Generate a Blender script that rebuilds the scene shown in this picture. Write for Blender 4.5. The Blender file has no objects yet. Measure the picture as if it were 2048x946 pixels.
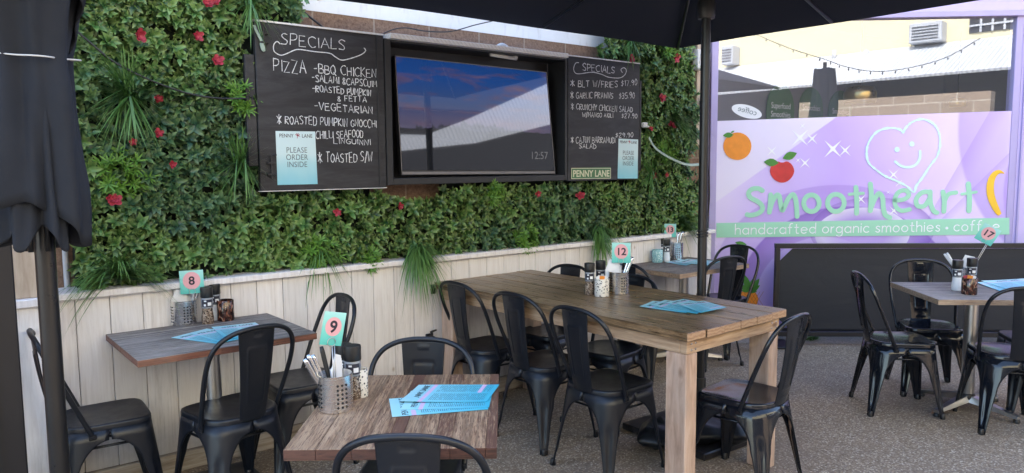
import bpy, bmesh, math, random
from mathutils import Vector, Matrix
random.seed(7)
S = bpy.context.scene
COL = S.collection
R = math.radians
# ---------------------------------------------------------------- camera, sky, sun, exposure
CAM = Vector((0.0, -3.9937, 1.5625))
FPX = 1499.65                     # focal length in pixels of a 2048 px wide frame
PITCH, ROLL, YAW = 0.0970, -0.0075, 0.6777
def _basis():
    fw = Vector((0, math.cos(PITCH), -math.sin(PITCH))); r = Vector((1, 0, 0)); up = r.cross(fw)
    r2 = math.cos(ROLL)*r + math.sin(ROLL)*up; u2 = -math.sin(ROLL)*r + math.cos(ROLL)*up
    Rz = Matrix.Rotation(-YAW, 3, 'Z')
    return Rz @ r2, Rz @ u2, Rz @ fw
CR, CU, CF = _basis()
cam = bpy.data.cameras.new('camera'); cam.sensor_width = 36; cam.lens = FPX/2048*36; cam.clip_end = 200; cam.clip_start = 0.02
co = bpy.data.objects.new('camera', cam); COL.objects.link(co)
M3 = Matrix((CR, CU, -CF)).transposed()
co.matrix_world = Matrix.Translation(CAM) @ M3.to_4x4()
S.camera = co
W = bpy.data.worlds.new('World'); S.world = W; W.use_nodes = True
wn = W.node_tree.nodes; wl = W.node_tree.links
sky = wn.new('ShaderNodeTexSky'); sky.sky_type = 'NISHITA'; sky.sun_disc = False
SUN_EL, SUN_AZ = 47, 12          # degrees; azimuth from +Y towards +X
sky.sun_elevation = R(SUN_EL); sky.sun_rotation = R(SUN_AZ); sky.air_density = 1.0; sky.dust_density = 1.2; sky.ozone_density = 1.0
wn['Background'].inputs[1].default_value = 0.15
wl.new(sky.outputs[0], wn['Background'].inputs[0])
sl = bpy.data.lights.new('sun', 'SUN'); sl.energy = 2.2; sl.angle = R(0.5); sl.color = (1, .96, .91)
so = bpy.data.objects.new('sun', sl); COL.objects.link(so)
sd = Vector((math.sin(R(SUN_AZ))*math.cos(R(SUN_EL)), math.cos(R(SUN_AZ))*math.cos(R(SUN_EL)), math.sin(R(SUN_EL))))
so.rotation_euler = sd.to_track_quat('Z', 'Y').to_euler(); so.location = (0, 0, 12)
S.view_settings.view_transform = 'Standard'; S.view_settings.look = 'None'
S.view_settings.exposure = 2.8; S.view_settings.gamma = 1; S.view_settings.use_curve_mapping = False
try:
    S.cycles.max_bounces = 8; S.cycles.transparent_max_bounces = 12; S.cycles.use_denoising = True
except Exception: pass

# ---------------------------------------------------------------- measuring helpers (photo pixel -> point on a plane)
def ray(x, y): return CF + CR*((x-1024)/FPX) + CU*((473-y)/FPX)
def onz(x, y, z=0.0):
    d = ray(x, y); return CAM + d*((z-CAM.z)/d.z)
def ony(x, y, Y=0.0):
    d = ray(x, y); return CAM + d*((Y-CAM.y)/d.y)
SA = R(-42)
SD = Vector((math.cos(SA), math.sin(SA), 0)); SN = Vector((SD.y, -SD.x, 0)); SP = Vector((6.28, -.56, 0))
def onshop(x, y, off=0.0):
    P = SP + SN*off; d = ray(x, y); q = CAM + d*((P-CAM).dot(SN)/d.dot(SN)); return ((q-SP).dot(SD), q.z)
def shp(t, z, off=0.0): return SP + SD*t + SN*off + Vector((0, 0, z))
SROT = math.atan2(SD.y, SD.x)

# ---------------------------------------------------------------- mesh helpers
def NB(): return bmesh.new()
def mk(name, bm, m=None, parent=None, smooth=False, auto=None, loc=None, rot=None):
    bmesh.ops.recalc_face_normals(bm, faces=bm.faces)
    me = bpy.data.meshes.new(name); bm.to_mesh(me); bm.free()
    return mo(name, me, m, parent, smooth, auto, loc, rot)
def mo(name, me, m=None, parent=None, smooth=False, auto=None, loc=None, rot=None):
    for mm in (m if isinstance(m, (list, tuple)) else [m]):
        if mm: me.materials.append(mm)
    o = bpy.data.objects.new(name, me); COL.objects.link(o)
    if parent: o.parent = parent
    if loc is not None: o.location = loc
    if rot is not None: o.rotation_euler = (0, 0, rot) if isinstance(rot, (int, float)) else rot
    if smooth or auto:
        for p in me.polygons: p.use_smooth = True
        if auto:
            try: me.set_sharp_from_angle(angle=R(auto))
            except Exception: pass
    return o
def thing(name, label, cat, loc=(0, 0, 0), rot=0, group=None):
    o = bpy.data.objects.new(name, None); COL.objects.link(o); o.empty_display_size = .05
    o.location = loc; o.rotation_euler = (0, 0, rot)
    return tag(o, label, cat, group)
def tag(o, label, cat, group=None, kind=None):
    if label: o['label'] = label
    if cat: o['category'] = cat
    if group: o['group'] = group
    if kind: o['kind'] = kind
    return o
def dup(root, loc, rot, label=None, group=None, swap=None):
    def cp(o, par):
        c = o.copy(); COL.objects.link(c)
        if par: c.parent = par
        if swap and c.type == 'MESH' and o.data.materials and o.data.materials[0] in swap:
            c.data = swapped(o.data, swap)
        for ch in list(o.children): cp(ch, c)
        return c
    r = cp(root, None); r.location = loc; r.rotation_euler = (0, 0, rot)
    if label: r['label'] = label
    if group: r['group'] = group
    return r
_sw = {}
def swapped(me, swap):
    k = (me.name, swap[me.materials[0]].name)
    if k not in _sw:
        n = me.copy(); n.materials[0] = swap[me.materials[0]]; _sw[k] = n
    return _sw[k]
def box(bm, c, s, rot=0, M=None, bev=0.0, mi=0, seg=1):
    mat = Matrix.Translation(c) @ (M if M is not None else Matrix.Rotation(rot, 4, 'Z')) @ Matrix.Diagonal((s[0], s[1], s[2], 1))
    old = set(bm.faces)
    g = bmesh.ops.create_cube(bm, size=1, matrix=mat)
    if bev > 0:
        es = list(set(e for v in g['verts'] for e in v.link_edges))
        r = bmesh.ops.bevel(bm, geom=es, offset=bev, segments=seg, affect='EDGES', profile=.5)
    fs = [f for f in bm.faces if f not in old]
    for f in fs: f.material_index = mi
    return fs
def box2(bm, a, b, bev=0.0, mi=0):
    return box(bm, [(a[i]+b[i])/2 for i in range(3)], [abs(b[i]-a[i]) for i in range(3)], bev=bev, mi=mi)
def cr(pts, n=6, closed=False):
    P = [Vector(p) for p in pts]; out = []; m = len(P)
    if m < 3: return P
    rng = range(m if closed else m-1)
    for i in rng:
        g = (lambda k: P[k % m]) if closed else (lambda k: P[min(max(k, 0), m-1)])
        p0, p1, p2, p3 = g(i-1), g(i), g(i+1), g(i+2)
        for j in range(n):
            t = j/n
            out.append(.5*((2*p1)+(p2-p0)*t+(2*p0-5*p1+4*p2-p3)*t*t+(3*p1-p0-3*p2+p3)*t*t*t))
    if not closed: out.append(P[-1])
    return out
def tube(bm, pts, r, seg=8, closed=False, nrm=None, h=None, mi=0, caps=True):
    """round tube, or with nrm a flattened one (r in the plane, h along nrm)"""
    P = [Vector(p) for p in pts]; n = len(P)
    if n < 2: return
    rings = []; up = None
    for i in range(n):
        a = P[(i-1) % n] if (closed or i > 0) else P[i]
        b = P[(i+1) % n] if (closed or i < n-1) else P[i]
        t = (b-a)
        if t.length < 1e-9: t = Vector((0, 0, 1))
        t.normalize()
        if nrm is not None:
            w = Vector(nrm).normalized(); u = w.cross(t)
            if u.length < 1e-6: u = Vector((1, 0, 0))
            u.normalize()
        else:
            if up is None:
                up = Vector((0, 0, 1)) if abs(t.z) < .9 else Vector((1, 0, 0))
            u = up.cross(t)
            if u.length < 1e-6: u = Vector((1, 0, 0)).cross(t)
            u.normalize(); w = t.cross(u); up = w
        rr = r[i] if isinstance(r, (list, tuple)) else r
        hh = rr if h is None else h
        rings.append([bm.verts.new(P[i]+u*(math.cos(2*math.pi*k/seg)*rr)+w*(math.sin(2*math.pi*k/seg)*hh)) for k in range(seg)])
    for i in range(n if closed else n-1):
        A, B = rings[i], rings[(i+1) % n]
        for k in range(seg):
            f = bm.faces.new((A[k], A[(k+1) % seg], B[(k+1) % seg], B[k])); f.material_index = mi
    if not closed and caps:
        for rg in (rings[0], rings[-1]):
            try: bm.faces.new(rg).material_index = mi
            except Exception: pass
def flat(bm, pts, r, nrm, h, closed=False):
    """flat ribbon with round ends, lying in a plane"""
    P = [Vector(p) for p in pts]; n = len(P); w = Vector(nrm).normalized(); rr = list(r) if isinstance(r, (list, tuple)) else [r]*n
    if not closed:
        a = (P[0]-P[1]).normalized() if n > 1 else Vector((1, 0, 0)); b = (P[-1]-P[-2]).normalized() if n > 1 else -a
        S_ = (.97, .87, .7, .45); r0, r1 = rr[0], rr[-1]
        P = [P[0]+a*(r0*q) for q in S_]+P+[P[-1]+b*(r1*q) for q in reversed(S_)]
        C_ = [math.sqrt(1-q*q) for q in S_]; rr = [r0*c for c in C_]+rr+[r1*c for c in reversed(C_)]
    m = len(P); rings = []
    for i in range(m):
        p0 = P[(i-1) % m] if (closed or i > 0) else P[i]; p1 = P[(i+1) % m] if (closed or i < m-1) else P[i]
        u = w.cross((p1-p0).normalized()).normalized()
        rings.append([bm.verts.new(P[i]+u*rr[i]*a_+w*b_) for a_, b_ in ((1, 0), (1, h), (-1, h), (-1, 0))])
    for i in range(m if closed else m-1):
        A, B = rings[i], rings[(i+1) % m]
        for k in range(4): bm.faces.new((A[k], A[(k+1) % 4], B[(k+1) % 4], B[k]))
    if not closed:
        bm.faces.new(rings[0]); bm.faces.new(rings[-1])
def lathe(bm, prof, seg=24, c=(0, 0, 0), mi=0, close=False):
    rings = []
    for r, z in prof:
        rings.append([bm.verts.new((c[0]+r*math.cos(2*math.pi*k/seg), c[1]+r*math.sin(2*math.pi*k/seg), c[2]+z)) for k in range(seg)])
    for a, b in zip(rings, rings[1:]):
        for k in range(seg):
            bm.faces.new((a[k], a[(k+1) % seg], b[(k+1) % seg], b[k])).material_index = mi
    if prof[0][0] > 1e-5: bm.faces.new(list(reversed(rings[0]))).material_index = mi
    if prof[-1][0] > 1e-5: bm.faces.new(rings[-1]).material_index = mi
    bmesh.ops.remove_doubles(bm, verts=[v for rg in (rings[0], rings[-1]) for v in rg], dist=1e-6)
def poly(bm, pts, th, nrm, mi=0):
    """flat outline with a thickness along nrm"""
    N = Vector(nrm).normalized()*th
    a = [bm.verts.new(Vector(p)) for p in pts]; b = [bm.verts.new(Vector(p)+N) for p in pts]
    for f in (a, b): bm.faces.new(f).material_index = mi
    m = len(a)
    for i in range(m): bm.faces.new((a[i], a[(i+1) % m], b[(i+1) % m], b[i])).material_index = mi

# ---------------------------------------------------------------- materials
class N:
    def __init__(s, name):
        s.m = bpy.data.materials.new(name); s.m.use_nodes = True
        s.t = s.m.node_tree; s.b = s.t.nodes['Principled BSDF']; s.tc = None
    def n(s, typ, **kw):
        nd = s.t.nodes.new('ShaderNode'+typ)
        for k, v in kw.items():
            if k.startswith('i_'):
                k = k[2:]; nd.inputs[int(k) if k.isdigit() else k].default_value = v
            else: setattr(nd, k, v)
        return nd
    def l(s, a, b):
        a = a.outputs[0] if hasattr(a, 'outputs') else a
        s.t.links.new(a, b)
    def co(s, which='Object', scale=(1, 1, 1), rot=(0, 0, 0), loc=(0, 0, 0)):
        if s.tc is None: s.tc = s.n('TexCoord')
        mp = s.n('Mapping'); mp.inputs['Scale'].default_value = scale; mp.inputs['Rotation'].default_value = rot; mp.inputs['Location'].default_value = loc
        s.t.links.new(s.tc.outputs[which], mp.inputs[0]); return mp.outputs[0]
    def noise(s, co, scale=5, detail=4, rough=.55, dist=0):
        nd = s.n('TexNoise'); nd.inputs['Scale'].default_value = scale; nd.inputs['Detail'].default_value = detail
        nd.inputs['Roughness'].default_value = rough; nd.inputs['Distortion'].default_value = dist
        if co is not None: s.t.links.new(co, nd.inputs['Vector'])
        return nd.outputs['Fac']
    def vor(s, co, scale=5, feature='F1', out='Distance', rnd=1):
        nd = s.n('TexVoronoi'); nd.feature = feature; nd.inputs['Scale'].default_value = scale; nd.inputs['Randomness'].default_value = rnd
        s.t.links.new(co, nd.inputs['Vector']); return nd.outputs[out]
    def ramp(s, fac, stops, interp='LINEAR'):
        nd = s.n('ValToRGB'); cr_ = nd.color_ramp; cr_.interpolation = interp
        while len(cr_.elements) < len(stops): cr_.elements.new(.5)
        for e, (p, c) in zip(cr_.elements, stops):
            e.position = p; e.color = (c, c, c, 1) if isinstance(c, (int, float)) else (*c, 1)
        s.t.links.new(fac, nd.inputs[0]); return nd.outputs[0]
    def mix(s, f, a, b, mode='MIX'):
        nd = s.n('Mix'); nd.data_type = 'RGBA'; nd.blend_type = mode
        for i, v in ((0, f), (6, a), (7, b)):
            if isinstance(v, (int, float)): nd.inputs[i].default_value = v if i == 0 else (v, v, v, 1)
            elif isinstance(v, (tuple, list)): nd.inputs[i].default_value = (*v, 1)
            else: s.t.links.new(v, nd.inputs[i])
        return nd.outputs[2]
    def math(s, op, a, b=0.0, c=0.0):
        nd = s.n('Math'); nd.operation = op
        for i, v in enumerate((a, b, c)):
            if isinstance(v, (int, float)): nd.inputs[i].default_value = v
            else: s.t.links.new(v, nd.inputs[i])
        return nd.outputs[0]
    def bump(s, h, st=.3, d=.01):
        nd = s.n('Bump'); nd.inputs['Strength'].default_value = st; nd.inputs['Distance'].default_value = d
        s.t.links.new(h, nd.inputs['Height']); s.t.links.new(nd.outputs[0], s.b.inputs['Normal'])
    def set(s, base=None, rough=None, metal=None, spec=None, **kw):
        for k, v in (('Base Color', base), ('Roughness', rough), ('Metallic', metal), ('Specular IOR Level', spec), *[(a.replace('_', ' '), b) for a, b in kw.items()]):
            if v is None: continue
            if isinstance(v, (int, float)): s.b.inputs[k].default_value = v
            elif isinstance(v, (tuple, list)): s.b.inputs[k].default_value = (*v, 1) if len(v) == 3 else v
            else: s.t.links.new(v, s.b.inputs[k])
        return s.m
def plain(name, base, rough=.5, metal=0, spec=None, var=.12, sc=8):
    s = N(name); f = s.noise(s.co('Object'), sc, 5)
    c = s.mix(f, tuple(max(0, x*(1-var)) for x in base), tuple(min(1, x*(1+var)) for x in base))
    return s.set(c, s.ramp(f, [(.2, max(0, rough-.06)), (.8, min(1, rough+.06))]), metal, spec)

M = {}
def build_mats():
    # ground: exposed aggregate
    s = N('exposed_aggregate'); c = s.co('Object')
    peb = s.vor(c, 105, out='Color'); d = s.vor(c, 105)
    sep = s.n('SeparateColor'); s.l(peb, sep.inputs[0])
    pc = s.ramp(sep.outputs[0], [(0, (.085, .058, .036)), (.3, (.225, .165, .105)), (.55, (.345, .265, .18)), (.8, (.47, .39, .295)), (1, (.68, .61, .51))])
    gap = s.ramp(d, [(.25, 0.0), (.7, 1.0)])
    c1 = s.mix(gap, pc, (.215, .165, .118))
    big = s.noise(c, 1.3, 5, .6)
    c2 = s.mix(s.ramp(big, [(.3, .0), (.75, .55)]), c1, s.mix(.45, c1, (.20, .155, .115)))
    stain = s.noise(s.co('Object', (1.2, 2.2, 1)), .9, 3)
    c3 = s.mix(s.ramp(stain, [(.5, 0.0), (.62, .35)]), c2, (.15, .12, .095))
    s.bump(d, .45, .006); M['ground'] = s.set(c3, .78)
    s = N('pale_gravel_concrete'); c = s.co('Object'); f = s.noise(c, 60, 6, .8); g = s.noise(c, 3, 3)
    M['apron'] = s.set(s.mix(s.ramp(g, [(.3, 0.0), (.7, .5)]), s.ramp(f, [(.35, (.15, .13, .11)), (.65, (.42, .38, .33))]), (.2, .18, .15)), .85)
    # whitewashed boards
    s = N('whitewashed_timber'); c = s.co('Object', (14, 14, 1.1)); f = s.noise(c, 3, 8, .65, .6); oi = s.n('Attribute'); oi.attribute_name = 'tint'
    k = s.vor(s.co('Object', (4.5, 4.5, 3.0)), 1.0); k2 = s.ramp(k, [(.02, 1.0), (.06, 0.0)])
    base = s.ramp(f, [(.25, (.63, .575, .55)), (.5, (.77, .73, .715)), (.75, (.85, .825, .82))])
    base = s.mix(s.math('MULTIPLY', oi.outputs['Fac'], .55), base, (.66, .64, .64))
    base = s.mix(s.math('MULTIPLY', k2, .6), base, (.33, .24, .17))
    gs = s.noise(s.co('Object', (30, 30, 1.4)), 2.4, 6, .75, .4); pz = s.noise(s.co('Object', (3, 3, 2)), 1.2, 3)
    base = s.mix(s.math('MULTIPLY', s.ramp(gs, [(.5, 0.0), (.66, .8)]), s.ramp(pz, [(.4, .1), (.65, .8)])), base, (.40, .38, .37))
    lowz = s.n('SeparateXYZ'); s.l(s.co('Object'), lowz.inputs[0])
    dirt = s.math('MULTIPLY', s.ramp(lowz.outputs[2], [(.06, 1.0), (.35, 0.0)]), s.noise(s.co('Object'), 9, 6, .7))
    base = s.mix(dirt, base, (.25, .22, .19))
    s.bump(f, .25, .004); M['white_wood'] = s.set(base, .72)
    s = N('old_skirting_timber'); c = s.co('Object', (1, 14, 14)); f = s.noise(c, 3, 8, .65, .6)
    M['skirting'] = s.set(s.ramp(f, [(.3, (.22, .17, .12)), (.6, (.46, .40, .33)), (.8, (.60, .55, .49))]), .8)
    s = N('raw_post_timber'); c = s.co('Object', (9, 9, .8)); f = s.noise(c, 3, 6, .6, .8)
    M['raw_wood'] = s.set(s.ramp(f, [(.3, (.36, .27, .19)), (.7, (.56, .46, .36))]), .7)
    # block wall
    s = N('split_face_block'); c = s.co('Object'); f = s.noise(c, 45, 8, .8); g = s.noise(c, 4, 3); p = s.vor(c, 70)
    b = s.n('TexBrick'); s.l(s.co('Object', (1, 1, 1), (R(90), 0, 0)), b.inputs[0]); b.inputs['Scale'].default_value = 1; b.inputs['Brick Width'].default_value = .40; b.inputs['Row Height'].default_value = 1.6; b.inputs['Mortar Size'].default_value = .006; b.inputs['Mortar Smooth'].default_value = .2
    cc = s.ramp(f, [(.32, (.09, .05, .032)), (.5, (.23, .14, .092)), (.72, (.36, .24, .165))])
    cc = s.mix(s.ramp(p, [(.05, .5), (.25, 0.0)]), cc, (.07, .05, .04))
    cc = s.mix(s.math('MULTIPLY', b.outputs['Fac'], .8), cc, (.36, .29, .22))
    s.bump(f, .6, .01); M['block'] = s.set(cc, .9)
    s = N('white_wall_paint'); c = s.co('Object'); f = s.noise(c, 6, 8, .75); st = s.noise(s.co('Object', (5, 5, 1.1)), 3, 6, .7)
    M['white_paint'] = s.set(s.mix(s.ramp(st, [(.55, 0.0), (.75, .5)]), s.mix(f, (.62, .64, .67), (.8, .81, .82)), (.38, .35, .32)), .7); s.bump(f, .3, .005)
    # chalkboard
    s = N('chalkboard_paint'); c = s.co('Object'); f = s.noise(c, 4, 6, .7, .5); w = s.noise(s.co('Object', (1, 1, 5)), 2.2, 5, .7, 1)
    M['chalkboard'] = s.set(s.mix(s.ramp(w, [(.42, 0.0), (.8, .5)]), s.mix(f, (.009, .009, .012), (.022, .022, .026)), (.085, .085, .093)), .55)
    s = N('chalk'); f = s.noise(s.co('Object'), 160, 3, .7)
    M['chalk'] = s.set(s.ramp(f, [(.3, (.38, .38, .38)), (.55, (.82, .82, .82))]), .95)
    s = N('black_frame_paint'); c = s.co('Object'); f = s.noise(c, 40, 6, .75)
    M['frame'] = s.set(s.ramp(f, [(.2, (.013, .014, .017)), (.72, (.026, .027, .03)), (.8, (.35, .33, .32))]), .45)
    M['frame_clean'] = plain('matt_black_steel', (.014, .013, .015), .42)
    s = N('checker_plate'); c = s.co('Object', (60, 60, 60)); f = s.n('TexWave'); f.wave_type = 'BANDS'; f.bands_direction = 'DIAGONAL'; f.inputs['Scale'].default_value = .35; s.l(c, f.inputs[0])
    s.bump(f.outputs['Fac'], .6, .003); M['plate'] = s.set(s.mix(s.noise(s.co('Object'), 20, 4), (.66, .62, .58), (.84, .82, .80)), .45, .0)
    # powder-coated chairs
    for nm, r_, sp, bs in (('chair_matt_black', .34, .42, .0068), ('chair_gloss_black', .11, .5, .006)):
        s = N(nm); c = s.co('Object'); f = s.noise(c, 14, 6, .7); du = s.noise(c, 5, 5, .6)
        sc = s.vor(s.co('Object', (1, 3, 1)), 24); scr = s.ramp(s.noise(c, 60, 3, .9), [(.70, 0.0), (.78, .35)])
        base = s.mix(s.ramp(du, [(.45, 0.0), (.8, .18)]), (bs*.85, bs*1.15, bs*1.9), (.04, .036, .033))
        base = s.mix(scr, base, (.16, .15, .14))
        M[nm] = s.set(base, s.ramp(f, [(.3, r_-.05), (.75, r_+.12)]), 0, sp)
        s.bump(s.noise(c, 220, 2), .05, .001)
    # timber tops
    def worn(nm, cols, paint, ax, amt, rough=.55, seed=0.0, tintk=.2, streak=.6):
        s = N(nm); sc = [5, 5, 5]; sc[ax] = .55
        c = s.co('Object', tuple(sc), (0, 0, 0), (seed, seed*.7, 0)); f = s.noise(c, 9, 9, .72, .25); g = s.noise(c, 26, 8, .8, .1)
        base = s.ramp(f, [(.25, cols[0]), (.45, cols[1]), (.62, cols[2]), (.8, cols[3])])
        base = s.mix(s.ramp(g, [(.36, .75), (.5, 0.0)]), base, tuple(x*.28 for x in cols[0]))
        sc3 = [1, 1, 1]; sc3 = [24, 24, 24]; sc3[ax] = .55
        stq = s.noise(s.co('Object', tuple(sc3), (0, 0, 0), (seed+1, 2, 0)), 2.6, 6, .75, .3)
        base = s.mix(s.ramp(stq, [(.42, streak), (.54, 0.0)]), base, tuple(x*.35 for x in cols[0]))
        pat = s.noise(s.co('Object'), 2.3, 3)
        base = s.mix(s.ramp(pat, [(.45, 0.0), (.7, .35)]), base, cols[3])
        tn = s.n('Attribute'); tn.attribute_name = 'tint'
        if paint:
            sc2 = [30, 30, 30]; sc2[ax] = 2.0
            p = s.noise(s.co('Object', tuple(sc2), (0, 0, 0), (seed*2, 3, 0)), 8.5, 9, .7, .15)
            pm = s.math('ADD', p, s.math('MULTIPLY', tn.outputs['Fac'], tintk))
            base = s.mix(s.ramp(pm, [(amt, 0.0), (amt+.05, .8)]), base, s.mix(g, paint, tuple(x*.55 for x in paint)))
        else:
            base = s.mix(s.math('MULTIPLY', tn.outputs['Fac'], .35), base, tuple(x*.55 for x in cols[1]))
        s.bump(g, .35, .003); return s.set(base, s.ramp(f, [(.2, rough-.12), (.8, rough+.15)]))
    grey = [(.10, .08, .07), (.21, .175, .15), (.33, .285, .25), (.42, .38, .35)]
    M['top_grey'] = worn('weathered_grey_top', [(.08, .066, .058), (.215, .185, .165), (.36, .325, .30), (.52, .485, .46)], (.09, .06, .05), 0, .58, .68, streak=.8)
    M['top_brown'] = worn('flaking_brown_top', [(.17, .093, .05), (.30, .185, .108), (.41, .28, .172), (.50, .365, .24)], (.105, .036, .024), 1, .545)
    M['top_plank'] = worn('weathered_plank_top', [(.05, .027, .012), (.19, .112, .054), (.36, .228, .12), (.50, .36, .215)], None, 1, 0, .30, streak=.85)
    M['edge_red'] = worn('worn_red_edge', [(.12, .042, .026), (.18, .064, .038), (.22, .09, .055), (.34, .22, .16)], (.5, .44, .38), 0, .66, tintk=0)
    M['edge_dark'] = worn('dark_brown_edge', [(.05, .02, .015), (.08, .03, .02), (.10, .04, .028), (.16, .09, .065)], (.36, .28, .22), 0, .70, tintk=0)
    M['edge_raw'] = worn('raw_flaking_edge', [(.26, .16, .1), (.36, .25, .17), (.42, .31, .22), (.5, .4, .3)], (.18, .08, .05), 0, .58, tintk=0)
    s = N('pine_beam'); c = s.co('Object', (7, 7, 1.0)); f = s.noise(c, 4, 8, .65, .5); kn = s.vor(s.co('Object', (6, 6, 3.2)), 1.0)
    b_ = s.ramp(f, [(.28, (.29, .18, .12)), (.5, (.48, .325, .235)), (.75, (.60, .45, .35))])
    b_ = s.mix(s.ramp(s.noise(s.co('Object', (5, 5, 1.2)), 2.2, 5), [(.5, 0.0), (.75, .55)]), b_, (.30, .25, .215))
    b_ = s.mix(s.ramp(kn, [(.05, .8), (.12, 0.0)]), b_, (.16, .08, .04)); s.bump(f, .3, .004); M['pine_v'] = s.set(b_, .62)
    s = N('pine_rail'); c = s.co('Object', (1.2, 1.2, 16)); f = s.noise(c, 4, 8, .65, .5); kn = s.vor(s.co('Object', (4, 4, 9)), 1.0)
    b_ = s.ramp(f, [(.28, (.22, .13, .075)), (.5, (.42, .275, .165)), (.75, (.55, .40, .27))])
    b_ = s.mix(s.ramp(kn, [(.05, .8), (.12, 0.0)]), b_, (.14, .07, .035)); s.bump(f, .3, .004); M['pine_h'] = s.set(b_, .62)
    s = N('end_grain'); c = s.co('Object', (9, 9, 9)); w = s.n('TexWave'); w.wave_type = 'RINGS'; w.inputs['Scale'].default_value = 3.0; w.inputs['Distortion'].default_value = 6; w.inputs['Detail'].default_value = 4; s.l(c, w.inputs[0])
    M['endgrain'] = s.set(s.mix(s.noise(c, 5, 5), s.ramp(w.outputs['Fac'], [(.2, (.26, .13, .06)), (.8, (.46, .29, .165))]), (.36, .23, .14)), .75)
    # metals
    s = N('brushed_steel'); c = s.co('Object', (1, 1, 14)); f = s.noise(c, 30, 2)
    M['steel'] = s.set(s.mix(f, (.80, .80, .80), (.84, .84, .84)), s.ramp(f, [(.3, .24), (.7, .28)]), 1)
    M['chrome'] = plain('dull_chrome', (.50, .49, .48), .32, 1, var=.06)
    M['hole'] = plain('dark_hole', (.012, .012, .013), .8)
    M['rubber'] = plain('black_plastic', (.014, .014, .015), .42)
    M['galv'] = plain('white_plastic', (.62, .61, .59), .5)
    M['conduit'] = plain('grey_conduit', (.5, .5, .51), .5)
    # umbrella cloth
    s = N('black_umbrella_cloth'); c = s.co('Object'); f = s.noise(c, 7, 6, .6); wv = s.noise(s.co('Object', (1, 1, 1)), 500, 2)
    s.bump(wv, .15, .001); M['cloth'] = s.set(s.mix(f, (.013, .015, .021), (.026, .029, .037)), .88, 0, .2)
    M['navy'] = plain('navy_umbrella_underside', (.008, .012, .028), .9, var=.25, sc=2)
    M['pole'] = plain('black_pole_paint', (.010, .010, .011), .3, var=.3)
    s = N('black_banner_cloth'); c = s.co('Object'); f = s.noise(s.co('Object', (1, 1, 2.2)), 2.2, 4, .6, .8); s.bump(f, .15, .04)
    M['banner'] = s.set(s.mix(f, (.006, .009, .016), (.012, .015, .023)), .6)
    # leaves
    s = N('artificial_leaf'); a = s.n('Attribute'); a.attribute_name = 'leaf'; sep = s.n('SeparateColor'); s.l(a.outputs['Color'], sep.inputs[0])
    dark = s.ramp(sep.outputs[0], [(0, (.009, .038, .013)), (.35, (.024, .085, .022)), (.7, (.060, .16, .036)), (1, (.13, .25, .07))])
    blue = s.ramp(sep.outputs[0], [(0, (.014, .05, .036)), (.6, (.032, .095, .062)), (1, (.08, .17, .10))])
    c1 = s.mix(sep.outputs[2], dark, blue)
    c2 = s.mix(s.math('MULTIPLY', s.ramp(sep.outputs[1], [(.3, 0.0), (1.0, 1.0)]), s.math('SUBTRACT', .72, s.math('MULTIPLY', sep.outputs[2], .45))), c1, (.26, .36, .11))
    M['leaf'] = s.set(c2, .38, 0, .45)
    tr = s.n('BsdfTranslucent'); tr.inputs[0].default_value = (.05, .12, .02, 1)
    s = N('grass_blade'); a = s.n('Attribute'); a.attribute_name = 'leaf'; sep = s.n('SeparateColor'); s.l(a.outputs['Color'], sep.inputs[0])
    M['blade'] = s.set(s.mix(sep.outputs[1], s.ramp(sep.outputs[0], [(0, (.022, .075, .020)), (1, (.065, .17, .04))]), (.13, .25, .065)), .4, 0, .4)
    s = N('bright_leaf'); a = s.n('Attribute'); a.attribute_name = 'leaf'; sep = s.n('SeparateColor'); s.l(a.outputs['Color'], sep.inputs[0])
    M['bright'] = s.set(s.mix(sep.outputs[1], s.ramp(sep.outputs[0], [(0, (.03, .10, .012)), (1, (.075, .20, .025))]), (.15, .30, .045)), .4, 0, .4)
    s = N('red_petal'); f = s.noise(s.co('Object'), 60, 4)
    M['petal'] = s.set(s.ramp(f, [(.3, (.26, .015, .03)), (.7, (.50, .05, .085))]), .55)
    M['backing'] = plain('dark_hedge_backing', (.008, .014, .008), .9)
    # paper etc
    s = N('menu_card'); uv = s.co('UV'); sp = s.n('SeparateXYZ'); s.l(uv, sp.inputs[0]); u, v = sp.outputs[0], sp.outputs[1]
    base = s.ramp(u, [(0, (.38, .68, .74)), (.25, (.24, .62, .73)), (1, (.055, .45, .62))])
    line = s.math('LESS_THAN', s.math('FRACT', s.math('MULTIPLY', u, 46)), .42)
    seg = s.noise(s.co('UV', (46, 9, 1)), 1, 1)
    inb = s.math('MULTIPLY', s.math('MULTIPLY', s.math('GREATER_THAN', u, .30), s.math('LESS_THAN', u, .94)), s.math('MULTIPLY', s.math('GREATER_THAN', v, .07), s.math('LESS_THAN', s.math('ABSOLUTE', s.math('SUBTRACT', s.math('ABSOLUTE', s.math('SUBTRACT', v, .52)), .24)), .19)))
    tx = s.math('MULTIPLY', s.math('MULTIPLY', line, inb), s.math('GREATER_THAN', seg, .40))
    base = s.mix(s.math('MULTIPLY', tx, .75), base, (.015, .07, .12))
    pk = s.math('MULTIPLY', s.math('GREATER_THAN', u, .20), s.math('LESS_THAN', u, .25))
    pk2 = s.math('MULTIPLY', s.math('MULTIPLY', s.math('GREATER_THAN', u, .80), s.math('LESS_THAN', u, .85)), s.math('GREATER_THAN', v, .52))
    base = s.mix(s.math('MAXIMUM', pk, pk2), base, (.66, .48, .68))
    M['menu'] = s.set(base, .3, 0, .5)
    s = N('poster_print'); sp = s.n('SeparateXYZ'); s.l(s.co('UV'), sp.inputs[0])
    g = s.ramp(s.math('ADD', s.math('MULTIPLY', sp.outputs[1], .85), s.math('MULTIPLY', s.noise(s.co('UV', (1.5, 1, 1)), 1.6, 2), .25)), [(.1, (.22, .56, .66)), (.45, (.42, .68, .72)), (.62, (.60, .77, .78)), (1, (.62, .78, .80))])
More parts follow.
